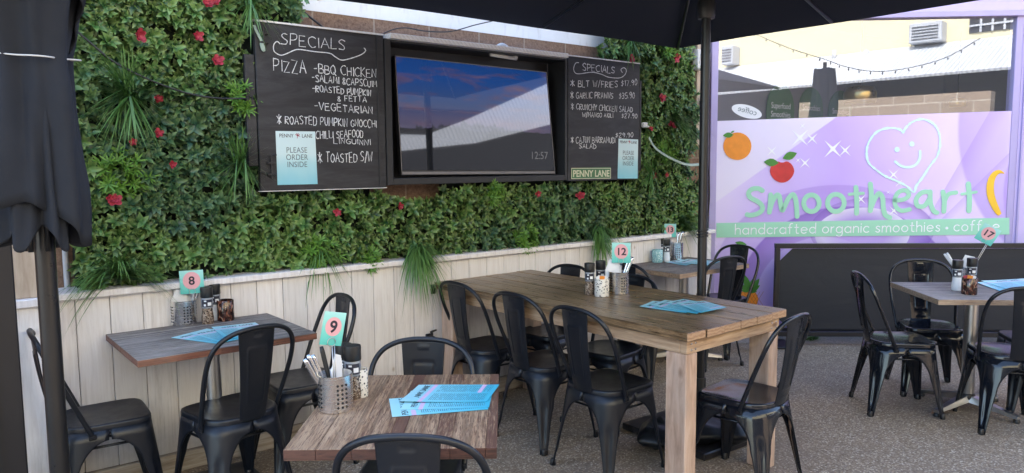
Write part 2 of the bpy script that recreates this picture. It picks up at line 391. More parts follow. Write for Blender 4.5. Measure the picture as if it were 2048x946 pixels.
    M['poster'] = s.set(g, .3)
    s = N('number_card'); sp = s.n('SeparateXYZ'); s.l(s.co('UV'), sp.inputs[0])
    M['card'] = s.set(s.ramp(sp.outputs[1], [(0, (.08, .46, .40)), (.5, (.20, .60, .52)), (1, (.36, .68, .64))]), .45)
    M['pink'] = plain('pink_print', (.72, .36, .38), .5, var=.03)
    M['ink'] = plain('black_ink', (.02, .018, .03), .5, var=0)
    M['ink_grey'] = plain('grey_ink', (.13, .17, .18), .5, var=0)
    M['paper'] = plain('white_napkin', (.74, .74, .75), .8, var=.05)
    M['cream'] = plain('cream_letters', (.62, .62, .45), .5, var=.15, sc=50)
    M['green_plate'] = plain('green_enamel', (.06, .17, .07), .45, var=.3, sc=30)
    M['knife'] = plain('steel_cutlery', (.6, .62, .66), .18, 1, var=.05)
    s = N('pepper_glass'); f = s.vor(s.co('Object'), 190, out='Color'); sep = s.n('SeparateColor'); s.l(f, sep.inputs[0])
    M['pepper'] = s.set(s.ramp(sep.outputs[0], [(0, (.03, .02, .015)), (.5, (.17, .115, .08)), (.9, (.34, .27, .21))]), .12, 0, .5, Coat_Weight=.6)
    M['salt'] = plain('salt_in_glass', (.72, .74, .78), .15, var=.05)
    M['glass_neck'] = plain('clear_glass_neck', (.26, .28, .31), .1, var=.2)
    M['label_b'] = plain('black_label', (.02, .02, .035), .4, var=.1)
    s = N('terrazzo_white'); v = s.vor(s.co('Object'), 130, out='Color'); d = s.vor(s.co('Object'), 130); sep = s.n('SeparateColor'); s.l(v, sep.inputs[0])
    ch = s.math('MULTIPLY', s.math('GREATER_THAN', sep.outputs[0], .55), s.math('LESS_THAN', d, .48))
    M['terrazzo'] = s.set(s.mix(ch, (.66, .62, .55), (.05, .05, .06)), .4)
    s = N('terrazzo_teal'); f = s.noise(s.co('Object'), 110, 4, .8)
    M['teal'] = s.set(s.ramp(f, [(.38, (.10, .30, .34)), (.5, (.24, .48, .52)), (.62, (.6, .72, .72))]), .4)
    s = N('mosaic_glass'); v = s.vor(s.co('Object', (1, 1, .6)), 120, out='Color'); sep = s.n('SeparateColor'); s.l(v, sep.inputs[0])
    M['mosaic'] = s.set(s.ramp(sep.outputs[0], [(0, (.012, .006, .005)), (.6, (.05, .018, .012)), (.85, (.18, .055, .03)), (1, (.36, .24, .18))]), .15, 0, .6)
    # shop
    M['lilac'] = plain('lilac_wall_paint', (.56, .47, .76), .6, var=.05, sc=2)
    M['lilac_frame'] = plain('lilac_frame_paint', (.42, .36, .62), .4, var=.06)
    s = N('lilac_sign_print'); c = s.co('Object'); sp = s.n('SeparateXYZ'); s.l(c, sp.inputs[0]); x, z = sp.outputs[0], sp.outputs[2]
    nz = s.noise(s.co('Object'), 1.1, 2)
    def fold(cx, cz, rx, rz, lo, hi):
        a = s.math('DIVIDE', s.math('SUBTRACT', x, cx), rx); b = s.math('DIVIDE', s.math('SUBTRACT', z, cz), rz)
        d = s.math('SQRT', s.math('ADD', s.math('MULTIPLY', a, a), s.math('MULTIPLY', b, b)))
        return s.ramp(d, [(0, 0.0), (lo, 0.0), (hi, 1.0), (min(1, hi+.012), 0.0)])
    base = s.ramp(s.math('ADD', s.math('MULTIPLY', x, .30), s.math('MULTIPLY', nz, .25)), [(.0, (.78, .70, .87)), (.22, (.64, .51, .87)), (.42, (.54, .38, .84)), (.58, (.66, .50, .90)), (.72, (.74, .60, .90)), (.85, (.68, .55, .88)), (1, (.72, .62, .92))])
    diag = s.math('ADD', s.math('MULTIPLY', x, -.72), z)
    up = s.ramp(s.math('MULTIPLY', s.math('ADD', diag, 1.0), .3), [(0, 0.0), (.66, 0.0), (.664, .92), (1, .8)])
    base = s.mix(up, base, (.76, .70, .87))
    base = s.mix(s.math('MULTIPLY', fold(1.05, .55, 1.25, .95, .35, .84), .38), base, (.26, .13, .58))
    base = s.mix(s.math('MULTIPLY', fold(1.15, .40, 1.15, .95, .45, .80), .75), base, (.20, .09, .50))
    base = s.mix(s.math('MULTIPLY', fold(.95, .30, .95, .95, .5, .62), .55), base, (.64, .54, .9))
    base = s.mix(s.math('MULTIPLY', fold(3.4, 1.9, 1.8, 1.9, .4, .74), .5), base, (.30, .17, .62))
    base = s.mix(s.math('MULTIPLY', fold(3.25, 1.3, 1.25, 1.35, .3, .62), .5), base, (.34, .2, .66))
    ln = s.math('SUBTRACT', s.math('SUBTRACT', x, 1.83), s.math('MULTIPLY', s.math('SUBTRACT', z, 1.05), .52))
    base = s.mix(s.math('MULTIPLY', s.ramp(s.math('ADD', s.math('MULTIPLY', ln, 2.0), .5), [(0, 0.0), (.5, 0.0), (.508, 1.0), (.85, 0.0)]), .42), base, (.36, .22, .68))
    ln2 = s.math('SUBTRACT', s.math('SUBTRACT', x, 1.95), s.math('MULTIPLY', s.math('SUBTRACT', z, 1.05), .95))
    base = s.mix(s.math('MULTIPLY', s.ramp(s.math('ADD', s.math('MULTIPLY', ln2, 2.0), .5), [(0, 0.0), (.5, 0.0), (.508, 1.0), (.7, 0.0)]), .38), base, (.36, .22, .68))
    base = s.mix(s.math('MULTIPLY', fold(1.28, .92, .42, .24, .5, .97), .85), base, (.80, .74, .92))
    base = s.mix(s.math('MULTIPLY', fold(1.36, .95, .55, .30, .80, .97), .40), base, (.16, .07, .42))
    M['sign'] = s.set(base, .35)
    M['mint'] = plain('mint_vinyl', (.33, .66, .48), .4, var=.04)
    M['mint_light'] = plain('pale_mint_vinyl', (.62, .86, .84), .4, var=.12, sc=14)
    M['white_vinyl'] = plain('white_vinyl', (.86, .86, .90), .4, var=.02)
    s = N('window_glass'); gl = s.n('BsdfGlossy'); gl.inputs['Roughness'].default_value = 0.0; gl.inputs['Color'].default_value = (.95, .97, 1, 1)
    tp = s.n('BsdfTransparent'); mx = s.n('MixShader'); mx.inputs[0].default_value = .24; s.l(tp, mx.inputs[1]); s.l(gl, mx.inputs[2]); s.l(mx, s.t.nodes['Material Output'].inputs[0]); df = s.n('BsdfDiffuse'); df.inputs[0].default_value = (.75, .77, .8, 1); m2 = s.n('MixShader'); m2.inputs[0].default_value = .05; s.l(mx, m2.inputs[1]); s.l(df, m2.inputs[2]); s.l(m2, s.t.nodes['Material Output'].inputs[0]); M['pane'] = s.m  # small pale diffuse share paints haze into the glass
    M['room'] = plain('grey_room_paint', (.20, .195, .235), .7, var=.06)
    M['arch'] = plain('sage_board', (.07, .16, .085), .6, var=.1)
    M['brass'] = plain('brushed_brass', (.50, .36, .16), .3, 1, var=.08)
    M['fruit_orange'] = plain('orange_print', (.80, .26, .02), .45, var=.25, sc=14)
    M['fruit_red'] = plain('red_print', (.55, .025, .03), .35, var=.4, sc=9)
    M['fruit_yellow'] = plain('yellow_print', (.84, .50, .03), .45, var=.15, sc=9)
    M['print_green'] = plain('green_print', (.05, .22, .03), .45, var=.35, sc=30)
    M['print_brown'] = plain('brown_print', (.30, .12, .02), .5, var=.1)
    # opposite building
    s = N('cream_render'); f = s.noise(s.co('Object'), 1.1, 5, .7); M['cream_wall'] = s.set(s.mix(s.ramp(f, [(.62, 0.0), (.64, .5)]), (.76, .66, .42), (.55, .50, .44)), .8)
    s = N('white_corrugated_roof'); w = s.n('TexWave'); w.inputs['Scale'].default_value = 3.5; w.bands_direction = 'X'; s.l(s.co('Object'), w.inputs[0]); s.bump(w.outputs['Fac'], .7, .03)
    M['roof'] = s.set((.60, .61, .63), .5)
    s = N('stone_block'); b = s.n('TexBrick'); s.l(s.co('Object', (1, 1, 1), (R(90), 0, 0)), b.inputs[0]); b.inputs['Scale'].default_value = 1; b.inputs['Brick Width'].default_value = .55; b.inputs['Row Height'].default_value = .22; b.inputs['Mortar Size'].default_value = .012
    for k_, cc in (('Color1', (.36, .26, .17, 1)), ('Color2', (.45, .34, .24, 1)), ('Mortar', (.75, .66, .52, 1))): b.inputs[k_].default_value = cc
    M['stone'] = s.set(s.mix(s.noise(s.co('Object'), 14, 6, .7), b.outputs['Color'], (.25, .19, .14)), .85)
    M['shade_wall'] = plain('dark_grey_and_shade', (.035, .035, .042), .7)  # dark grey; on the wall opposite it paints in the roof's shade
    # tv
    s = N('tv_screen'); s.b.inputs['Coat Weight'].default_value = .6; s.b.inputs['Coat Roughness'].default_value = .02; sp = s.n('SeparateXYZ'); s.l(s.co('UV'), sp.inputs[0]); u, v = sp.outputs[0], sp.outputs[1]
    skyc = s.ramp(v, [(.30, (.06, .055, .10)), (.45, (.085, .075, .14)), (.62, (.035, .07, .19)), (.85, (.012, .06, .24)), (1, (.008, .05, .21))])
    cl = s.ramp(s.noise(s.co('UV', (2.2, 6, 1), (0, 0, 0), (.3, .2, 0)), 1.6, 5, .55, .4), [(.50, 0.0), (.66, 1.0)])
    skyc = s.mix(s.math('MULTIPLY', cl, s.ramp(v, [(.35, .6), (.8, .75)])), skyc, s.mix(s.noise(s.co('UV', (3, 3, 1)), 2, 1), (.25, .13, .15), (.012, .02, .08)))
    ridge = s.math('ADD', .27, s.math('ADD', s.math('MULTIPLY', s.noise(s.co('UV', (9, 0, 0)), 1.6, 8, .72), .36), s.math('MULTIPLY', s.math('ABSOLUTE', s.math('SUBTRACT', u, .45)), -.22)))
    mt = s.math('LESS_THAN', v, ridge)
    mc = s.ramp(s.noise(s.co('UV', (10, 14, 1)), 1.5, 7, .7), [(.42, (.010, .010, .018)), (.66, (.05, .05, .085))])
    img = s.mix(mt, skyc, mc); gr = s.math('LESS_THAN', v, s.math('ADD', .30, s.math('MULTIPLY', s.noise(s.co('UV', (4, 0, 0)), 1.2, 4), .16)))
    img = s.mix(gr, img, (.008, .009, .011))
    M['tv'] = s.set((.006, .006, .008), .03, 0, .6, Emission_Color=img, Emission_Strength=.13)
    M['bezel'] = plain('grey_tv_edge', (.20, .19, .20), .35)
    M['clock'] = N('clock_glow').set((.02, .02, .02), .5, Emission_Color=(.8, .8, .85), Emission_Strength=.02)
    M['strap'] = plain('faded_green_strap', (.36, .45, .38), .7)
    M['rock'] = plain('sandbag_vinyl', (.009, .010, .012), .4, var=.35, sc=14)
    M['leaf_litter'] = plain('dry_leaf', (.36, .2, .1), .7)
    M['bulb'] = plain('bulb_glass', (.5, .45, .4), .2)
build_mats()
def sheet(name, P, th, nrm, m, parent=None, nu=1, nv=1, bend=None):
    """thin card: P = corners (0,0),(1,0),(1,1),(0,1); real thickness th; UVs"""
    P = [Vector(p) for p in P]; nr = Vector(nrm).normalized(); bm = NB(); uvl = bm.loops.layers.uv.new('UVMap'); G = []
    for s_ in (0, 1):
        g = []
        for j in range(nv+1):
            row = []
            for i in range(nu+1):
                u, v = i/nu, j/nv
                p = P[0]*(1-u)*(1-v)+P[1]*u*(1-v)+P[2]*u*v+P[3]*(1-u)*v
                if bend: p = p+nr*bend(u, v)
                row.append((bm.verts.new(p+nr*(th if s_ else 0)), (u, v)))
            g.append(row)
        G.append(g)
    def F(q):
        f = bm.faces.new([a[0] for a in q])
        for l, a in zip(f.loops, q): l[uvl].uv = a[1]
    for g in G:
        for j in range(nv):
            for i in range(nu): F([g[j][i], g[j][i+1], g[j+1][i+1], g[j+1][i]])
    rim = [(0, i) for i in range(nu+1)]+[(j, nu) for j in range(1, nv+1)]+[(nv, i) for i in range(nu-1, -1, -1)]+[(j, 0) for j in range(nv-1, 0, -1)]
    for (a, b), (c, d) in zip(rim, rim[1:]+rim[:1]): F([G[0][a][b], G[0][c][d], G[1][c][d], G[1][a][b]])
    return mk(name, bm, m, parent)
def set_tint(me, groups):
    """groups: list of (face index range end, value) -> face attribute 'tint'"""
    a = me.attributes.new('tint', 'FLOAT', 'FACE'); k = 0
    for i in range(len(me.polygons)):
        while k < len(groups)-1 and i >= groups[k][0]: k += 1
        a.data[i].value = groups[k][1]
def text_mesh(body, size, m, name, parent, mat, extrude=.0006, sx=1.0, align='CENTER', bold=0.0, space=1.0):
    cu = bpy.data.curves.new('lettering', 'FONT'); cu.body = body; cu.size = size; cu.extrude = extrude; cu.align_x = align; cu.offset = bold; cu.space_character = space; cu.resolution_u = 4
    t = bpy.data.objects.new('lettering', cu); COL.objects.link(t); dg = bpy.context.evaluated_depsgraph_get()
    me = bpy.data.meshes.new_from_object(t.evaluated_get(dg)); bpy.data.objects.remove(t); bpy.data.curves.remove(cu)
    me.name = name
    for v in me.vertices: v.co.x *= sx
    me.materials.clear()
    me.transform(mat)
    return mo(name, me, m, parent)
def frame_mat(o, x, y):
    x = Vector(x).normalized(); y = Vector(y); y = (y-x*y.dot(x)).normalized(); z = x.cross(y)
    return Matrix.Translation(Vector(o)) @ Matrix((x, y, z)).transposed().to_4x4()

# ---- stroke letters ------------------------------------------------------
G = {
'A': [[(0,0),(.35,1),(.7,0)],[(.12,.36),(.6,.36)]], 'B': [[(0,0),(0,1)],[(0,1),(.5,.92),(.48,.6),(.05,.53),(.6,.42),(.6,.1),(0,0)]],
'C': [[(.65,.88),(.4,1),(.05,.75),(.02,.3),(.3,0),(.65,.1)]], 'D': [[(0,0),(0,1)],[(0,1),(.5,.85),(.6,.4),(.4,.08),(0,0)]],
'E': [[(.55,1),(0,1),(0,0),(.6,0)],[(0,.52),(.48,.52)]], 'F': [[(.6,1),(0,1),(0,0)],[(0,.52),(.45,.52)]],
'G': [[(.62,.85),(.35,1),(.04,.7),(.04,.25),(.35,0),(.65,.15),(.65,.45),(.4,.45)]], 'H': [[(0,0),(.02,1)],[(.6,0),(.6,1)],[(0,.5),(.6,.52)]],
'I': [[(.1,0),(.1,1)]], 'J': [[(.1,1),(.6,1)],[(.4,1),(.38,.2),(.2,0),(0,.15)]], 'K': [[(0,0),(0,1)],[(.55,1),(.02,.45),(.6,0)]], 'L': [[(0,1),(0,0),(.5,0)]],
'M': [[(0,0),(.08,1),(.38,.35),(.68,1),(.78,0)]], 'N': [[(0,0),(.02,1),(.55,0),(.6,1)]], 'O': [[(.35,1),(.05,.75),(.03,.3),(.32,0),(.62,.28),(.64,.72),(.35,1)]],
'P': [[(0,0),(.02,1)],[(0,.97),(.5,.95),(.58,.65),(.35,.45),(.02,.45)]], 'Q': [[(.35,1),(.05,.7),(.05,.25),(.35,0),(.62,.3),(.6,.75),(.35,1)],[(.4,.25),(.75,-.08)]],
'R': [[(0,0),(.02,1)],[(0,.97),(.5,.93),(.52,.62),(.04,.48),(.6,0)]], 'S': [[(.6,.88),(.3,1),(.05,.78),(.25,.55),(.55,.35),(.45,.05),(0,.08)]],
'T': [[(0,1),(.65,.98)],[(.32,1),(.3,0)]], 'U': [[(0,1),(.02,.25),(.28,0),(.55,.25),(.58,1)]], 'V': [[(0,1),(.32,0),(.65,1)]],
'W': [[(0,1),(.2,0),(.42,.7),(.62,0),(.85,1)]], 'Y': [[(0,1),(.3,.5),(.62,1)],[(.3,.5),(.28,0)]], 'Z': [[(0,1),(.6,1),(0,0),(.65,0)]],
'-': [[(0,.5),(.45,.52)]], '&': [[(.55,.3),(.3,0),(.05,.25),(.45,.7),(.3,.95),(.12,.7),(.6,0)]], '*': [[(.0,.1),(.75,.9)],[(.0,.9),(.75,.1)],[(.38,-.05),(.37,1.1)]],
'/': [[(0,-.1),(.4,1.1)]], '$': [[(.5,.82),(.25,.92),(.05,.72),(.5,.35),(.3,.08),(0,.15)],[(.27,1.08),(.25,-.08)]], '.': [[(.1,0),(.12,.06)]],
'1': [[(.02,.8),(.2,1),(.2,0)]], '2': [[(.03,.8),(.28,1),(.5,.75),(.02,0),(.55,0)]], '3': [[(.05,.95),(.45,.9),(.4,.58),(.18,.52),(.52,.35),(.35,0),(0,.08)]],
'5': [[(.5,1),(.1,1),(.06,.58),(.45,.55),(.48,.12),(0,.03)]], '7': [[(0,1),(.52,1),(.18,0)]], '9': [[(.5,.85),(.22,1),(.05,.72),(.25,.5),(.5,.8),(.46,.3),(.3,0)]], '0': [[(.25,1),(.03,.6),(.08,.15),(.28,0),(.5,.35),(.46,.82),(.25,1)]],
}
GW = {c: max(p[0] for s_ in st for p in s_) for c, st in G.items()}
SHARP = set('AEFHIKLMNTVWZ-*/17$')
def chalk(bm, txt, a, b, cap, rad, jit=.035, rng=random, tofn=None, nrm=(0, -1, 0)):
    """hand lettering from a to b (world points on the board); cap = cap height (m)"""
    a, b = Vector(a), Vector(b); d = b-a; up = Vector((0, 0, 1))
    w = sum((GW.get(c, .3)+.22) if c != ' ' else .5 for c in txt)-.22
    k = d.length/w; ex = d.normalized()
    x = 0.0
    for c in txt:
        if c == ' ': x += .5; continue
        jy = rng.uniform(-.06, .06); js = rng.uniform(.9, 1.1)
        for st in G[c]:
            P = [a+ex*((x+px+rng.uniform(-jit, jit))*k)+up*((py*js+jy+rng.uniform(-jit, jit))*cap) for px, py in st]
            Q = P if c in SHARP else cr(P, 4)
            tube(bm, Q, [rad*rng.uniform(.5, 1.25) for _ in Q], 5, nrm=nrm, h=.0012)
        x += GW[c]+.22
    return bm
LC = {  # thin round lower-case letters, x-height 1
'a': [[('o',)], [(1,1),(1,0)]], 'd': [[('o',)], [(1,1.7),(1,0)]], 'g': [[('o',)], [(1,1),(1,-.25),(.75,-.55),(.4,-.6),(.1,-.45)]], 'o': [[('o',)]],
'c': [[('c',)]], 'e': [[(.03,.55),(.97,.55),(.9,.85),(.5,1),(.1,.8),(.02,.45),(.2,.1),(.55,0),(.88,.14)]],
'h': [[(0,0),(0,1.7)],[(0,.55),(.15,.88),(.5,1),(.8,.85),(.85,.55),(.85,0)]], 'n': [[(0,0),(0,1)],[(0,.55),(.15,.88),(.5,1),(.8,.85),(.85,.55),(.85,0)]],
'm': [[(0,0),(0,1)],[(0,.6),(.15,.9),(.4,1),(.65,.85),(.7,.55),(.7,0)],[(.7,.6),(.85,.9),(1.1,1),(1.35,.85),(1.4,.55),(1.4,0)]],
'r': [[(0,0),(0,1)],[(0,.55),(.12,.85),(.45,1)]], 'f': [[(.25,0),(.25,1.3),(.38,1.62),(.68,1.68)],[(0,1),(.55,1)]], 't': [[(.25,1.5),(.25,.3),(.36,.04),(.62,.02)],[(0,1),(.58,1)]],
'i': [[(0,0),(0,1)],[(0,1.38),(0,1.44)]], 's': [[(.65,.86),(.35,1),(.06,.78),(.3,.55),(.62,.35),(.55,.06),(.3,0),(.02,.14)]], '.': [[(0,.5),(.02,.5)]],
}
def lc_strokes(c):
    out = []
    for st in LC[c]:
        if st[0][0] == 'o': out.append([(.5+.5*math.cos(t*math.pi/10), .5+.5*math.sin(t*math.pi/10)) for t in range(21)])
        elif st[0][0] == 'c': out.append([(.5+.5*math.cos(R(t)), .5+.5*math.sin(R(t))) for t in range(45, 320, 15)])
        elif len(st) > 2: out.append([(p.x, p.y) for p in cr([(a, b, 0) for a, b in st], 5)])
        else: out.append(list(st))
    return out
LCW = {c: max(p[0] for s_ in lc_strokes(c) for p in s_) for c in LC}

# ================================================================ SETTING
bm = NB(); bmesh.ops.create_grid(bm, x_segments=2, y_segments=2, size=40, matrix=Matrix.Translation((3, -3, 0)))
tag(mk('ground', bm, M['ground']), 'brown exposed aggregate courtyard paving', 'ground', kind='structure')
bm = NB()   # pale strip along the shop base
pts = [shp(-1.1, .004, .02), shp(3.4, .004, .02), shp(3.4, .004, .30), shp(-1.1, .004, .30)]
bm.faces.new([bm.verts.new(p) for p in pts])
tag(mk('pavement', bm, M['apron']), 'pale gravel strip along the foot of the lilac shop', 'pavement', kind='structure')

# block wall behind the hedge, carrying the upper storey
t = thing('block_wall', 'tall brown split-face block wall with white painted upper band behind the hedge', 'wall', (2.5, .2, 0))
ZP = 2.452
bm = NB(); box2(bm, (-6.5, 0, 0), (3.16, .2, ZP)); mk('wall', bm, M['block'], t)
bm = NB(); box2(bm, (-6.5, -.004, ZP), (3.16, .2, 4.7)); mk('painted_band', bm, M['white_paint'], t)

# white timber planter wall
LEDZ = ony(700, 531, -.03).z
pl = thing('timber_planter', 'whitewashed vertical board planter wall with ledge below the hedge', 'planter', (0, 0, 0))
bm = NB(); gr = []; x = .44; rs = random.Random(3)
while x < 5.46:
    w = rs.choice((.138, .142, .146)); x1 = min(x+w, 5.46)
    box(bm, ((x+x1)/2, .011+rs.uniform(0, .003), .5*(LEDZ-.03)+.05), (x1-x-.003, .022, LEDZ-.03-.10), bev=.002)
    gr.append((len(bm.faces), rs.random())); x = x1
o = mk('cladding_boards', bm, M['white_wood'], pl); set_tint(o.data, gr)
bm = NB(); box2(bm, (.44, .024, .0), (5.46, .03, LEDZ-.04)); mk('backing', bm, M['hole'], pl)
bm = NB(); box2(bm, (.40, -.036, LEDZ-.032), (5.47, .19, LEDZ), bev=.004); mk('ledge', bm, M['white_wood'], pl)
bm = NB(); box2(bm, (.44, -.022, .0), (5.46, .0095, .098), bev=.004); mk('skirting_board', bm, M['skirting'], pl)
bm = NB(); cx0 = ony(26, 640, -.10).x; cx1 = ony(72, 640, -.10).x
box2(bm, (cx0, -.10, 0), (cx1+.06, .02, LEDZ-.034), bev=.004); mk('corner_post', bm, M['white_wood'], pl)
bm = NB(); box2(bm, (cx0-.015, -.125, LEDZ-.033), (cx1+.075, .02, LEDZ+.004), bev=.004); mk('corner_cap', bm, M['white_wood'], pl)
o = mk('timber_post', (lambda b: (box2(b, (cx0+.01, -.09, LEDZ+.005), (cx0+.115, .012, 2.6), bev=.004), b)[1])(NB()), M['raw_wood'])
tag(o, 'raw pale timber post standing on the left end of the planter ledge', 'post')
bm = NB(); q = ony(133, 540, .17); tube(bm, [(q.x, .18, LEDZ-.02), (q.x, .18, 2.9)], .013, 10)
for z in (1.2, 1.9, 2.6): box(bm, (q.x, .186, z), (.045, .02, .02))
tag(mk('conduit', bm, M['conduit'], smooth=True, auto=40), 'thin grey conduit pipe running up the blocks left of the hedge', 'pipe')
bx = ony(41, 760, -.5).x
t = thing('steel_post', 'black steel post at the far left edge before the planter', 'post', (bx-.09, -.5, 0))
bm = NB(); box2(bm, (-.09, -.05, 0), (.09, .05, 2.9), bev=.006); mk('post', bm, M['frame_clean'], t)
bm = NB(); box2(bm, (-.02, -.058, 0), (.01, -.0505, 2.9)); box2(bm, (-.075, -.056, 0), (-.06, -.0505, 2.9)); mk('cover_strip', bm, M['rubber'], t)
t = thing('tap', 'small black garden tap fixed to the white boards', 'tap', (2.525, 0, .47))
bm = NB(); box2(bm, (-.025, -.012, -.14), (.025, -.0015, .02), bev=.003); tube(bm, [(0, -.01, 0), (0, -.06, 0), (0, -.075, -.03), (0, -.078, -.06)], .013, 8); tube(bm, [(0, -.04, 0), (0, -.04, .035)], .008, 8)
mk('spout', bm, M['frame_clean'], t, smooth=True, auto=40)
bm = NB(); box(bm, (.012, -.04, .04), (.07, .016, .01), rot=.5, bev=.003); mk('handle', bm, M['rubber'], t)

# ---- green wall -------------------------------------------------------------
gw = thing('green_wall', 'lush artificial hedge wall of leaves, grass tufts and red flowers above the planter', 'green wall', (0, 0, 0))
TL = []  # outline helper: top/bottom limits as functions of x
def in_hedge(x, z):
    if x < .60 or x > 5.40 or z < LEDZ+.0 or z > 3.05: return False
    wob = .035*math.sin(x*9)+.03*math.sin(x*23+1)+.02*math.sin(z*31)
    if 1.78+wob*.6 < x < 4.16+wob and z > 2.28: return False          # bare blocks above the board
    if 1.46 < x < 4.47 and 1.40 < z < 2.33: return False             # behind the board
    if (x-2.47)**2/.24**2+(z-1.41)**2/.09**2 < 1: return False     # bare patch below the screen
    if x > 5.28+.05*math.sin(z*7)+.03*math.sin(z*19): return False
    return True
rs = random.Random(11)
V = []; F = []; C = []
def leaf(p, d, up, L, Wd, tint, patch, curl):
    d = d.normalized(); s = d.cross(up)
    if s.length < 1e-4: s = Vector((1, 0, 0))
    s.normalize(); u = s.cross(d).normalized()
    b = len(V); fold = .30*Wd
    pts = [(0, 0, 0), (.42, 0, .0), (1, 0, -curl), (.30, -.46, fold), (.68, -.36, fold*.9-curl*.35), (.30, .46, fold), (.68, .36, fold*.9-curl*.35)]
    for a, c_, h in pts:
        V.append(p+d*(a*L)+s*(c_*Wd)+u*(h if abs(h) > .2 else h)*1.0)
        C.append((tint, min(1, a), patch))
    F.extend([(b, b+5, b+1), (b+1, b+5, b+6, b+2), (b, b+1, b+3), (b+1, b+2, b+4, b+3)])
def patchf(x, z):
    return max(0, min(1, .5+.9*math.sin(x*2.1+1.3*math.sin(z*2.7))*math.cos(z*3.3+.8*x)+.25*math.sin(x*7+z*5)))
n = 0
while n < 6200:
    x = rs.uniform(.55, 5.42); z = rs.uniform(LEDZ-.02, 3.06)
    if not in_hedge(x, z): continue
    n += 1
    y = rs.uniform(.02, .13); pa = patchf(x, z)
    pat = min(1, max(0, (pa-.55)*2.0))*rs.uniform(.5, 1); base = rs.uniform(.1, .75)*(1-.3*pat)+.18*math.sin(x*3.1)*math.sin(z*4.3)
    ax = Vector((rs.uniform(-.55, .55), -1, rs.uniform(-.25, .65))).normalized()
    e1 = ax.cross(Vector((0, 0, 1))).normalized(); e2 = e1.cross(ax)
    m = rs.randint(5, 8); ph = rs.uniform(0, 6.28); big = rs.uniform(.8, 1.3)
    for k in range(m):
        th = ph+k*2.399; tilt = rs.uniform(.25, .95)
        d = e1*math.cos(th)+e2*math.sin(th)+ax*tilt
        L = rs.uniform(.034, .054)*big
        leaf(Vector((x, y, z))+Vector((rs.uniform(-.01, .01), 0, rs.uniform(-.01, .01))), d, ax, L, L*rs.uniform(.46, .58), max(0, min(1, base+rs.uniform(-.2, .25))), pat, rs.uniform(0, .006))
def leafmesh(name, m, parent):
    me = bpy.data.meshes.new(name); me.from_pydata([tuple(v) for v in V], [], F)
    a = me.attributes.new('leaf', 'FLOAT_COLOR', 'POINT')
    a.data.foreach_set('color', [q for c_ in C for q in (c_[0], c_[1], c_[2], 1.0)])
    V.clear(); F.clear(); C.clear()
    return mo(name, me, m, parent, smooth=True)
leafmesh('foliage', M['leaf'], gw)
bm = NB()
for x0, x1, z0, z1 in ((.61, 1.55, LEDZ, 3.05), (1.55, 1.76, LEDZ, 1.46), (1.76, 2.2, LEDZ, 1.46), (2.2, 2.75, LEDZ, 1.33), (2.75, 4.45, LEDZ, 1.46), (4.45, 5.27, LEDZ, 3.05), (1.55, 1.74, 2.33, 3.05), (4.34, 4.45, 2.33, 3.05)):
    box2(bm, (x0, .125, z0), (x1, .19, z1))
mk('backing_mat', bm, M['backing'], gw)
def blade(p, d, L, w, droop, tint):
    d = d.normalized(); b = len(V); n_ = 6; s = d.cross(Vector((0, 0, 1)))
    s = s.normalized() if s.length > .01 else Vector((1, 0, 0))
    for i in range(n_+1):
        t = i/n_; q = p+d*(L*t)+Vector((0, 0, -1))*(droop*t*t*L)
        ww = w*(1-t**1.8)*(.6+.4*min(1, t*4))
        V.extend([q-s*ww, q+s*ww]); C.extend([(tint, t, 0)]*2)
    for i in range(n_): F.append((b+2*i, b+2*i+1, b+2*i+3, b+2*i+2))
def tuft(px, py, Y, L, n_, mode, seed):
    r_ = random.Random(seed); c = ony(px, py, Y)
    for _ in range(n_):
        th = r_.uniform(0, 6.283)
        if mode == 'star': d = Vector((math.cos(th), -r_.uniform(.05, .5), math.sin(th)+.2)); dr = r_.uniform(.0, .35)
        elif mode == 'hang': d = Vector((r_.uniform(-.75, .75), -r_.uniform(.25, .75), r_.uniform(-.7, .35))); dr = r_.uniform(.5, 1.0)
        elif mode == 'right': d = Vector((r_.uniform(.0, 1.0), -r_.uniform(.3, .9), r_.uniform(-.6, .7))); dr = r_.uniform(.2, .7)
        else: d = Vector((math.cos(th)*1.2, -r_.uniform(.2, .6), abs(math.sin(th))*.8)); dr = r_.uniform(.4, 1.0)
        blade(c+Vector((r_.uniform(-.03, .03), r_.uniform(-.02, .02), r_.uniform(-.03, .03))), d, L*r_.uniform(.6, 1.1), r_.uniform(.0036, .0060), dr, r_.random())
    leafmesh('grass_tuft', M['blade'], gw)
for a in ((258, 185, -.03, .27, 170, 'star', 1), (480, 325, -.03, .22, 110, 'star', 2), (240, 548, -.02, .30, 170, 'arch', 3), (835, 497, -.01, .23, 200, 'hang', 4), (1198, 460, -.01, .22, 170, 'hang', 5), (1345, 235, -.04, .34, 140, 'right', 6), (1262, 86, .0, .17, 90, 'star', 7), (500, -5, -.02, .25, 120, 'star', 8), (1362, 440, .02, .34, 130, 'right', 9), (1300, 345, -.03, .22, 60, 'star', 10), (640, 500, .05, .2, 40, 'hang', 12)): tuft(*a)
def shrub(px, py, rad, seed):
    r_ = random.Random(seed); c = ony(px, py, .03)
    for _ in range(int(42*rad/.12)):
        a = r_.uniform(0, 6.283); q = rad*math.sqrt(r_.random()); o = c+Vector((q*math.cos(a), r_.uniform(-.05, .03), q*math.sin(a)*.9))
        ax = Vector((math.cos(a)*.4, -1, math.sin(a)*.4+.3)).normalized(); e1 = ax.cross(Vector((0, 0, 1))).normalized(); e2 = e1.cross(ax)
        for k in range(9):
            th = k*.7+r_.random(); leaf(o, e1*math.cos(th)+e2*math.sin(th)+ax*r_.uniform(.3, 1.1), ax, r_.uniform(.04, .06), .011, r_.random(), 0, .002)
    leafmesh('fern_clump', M['bright'], gw)
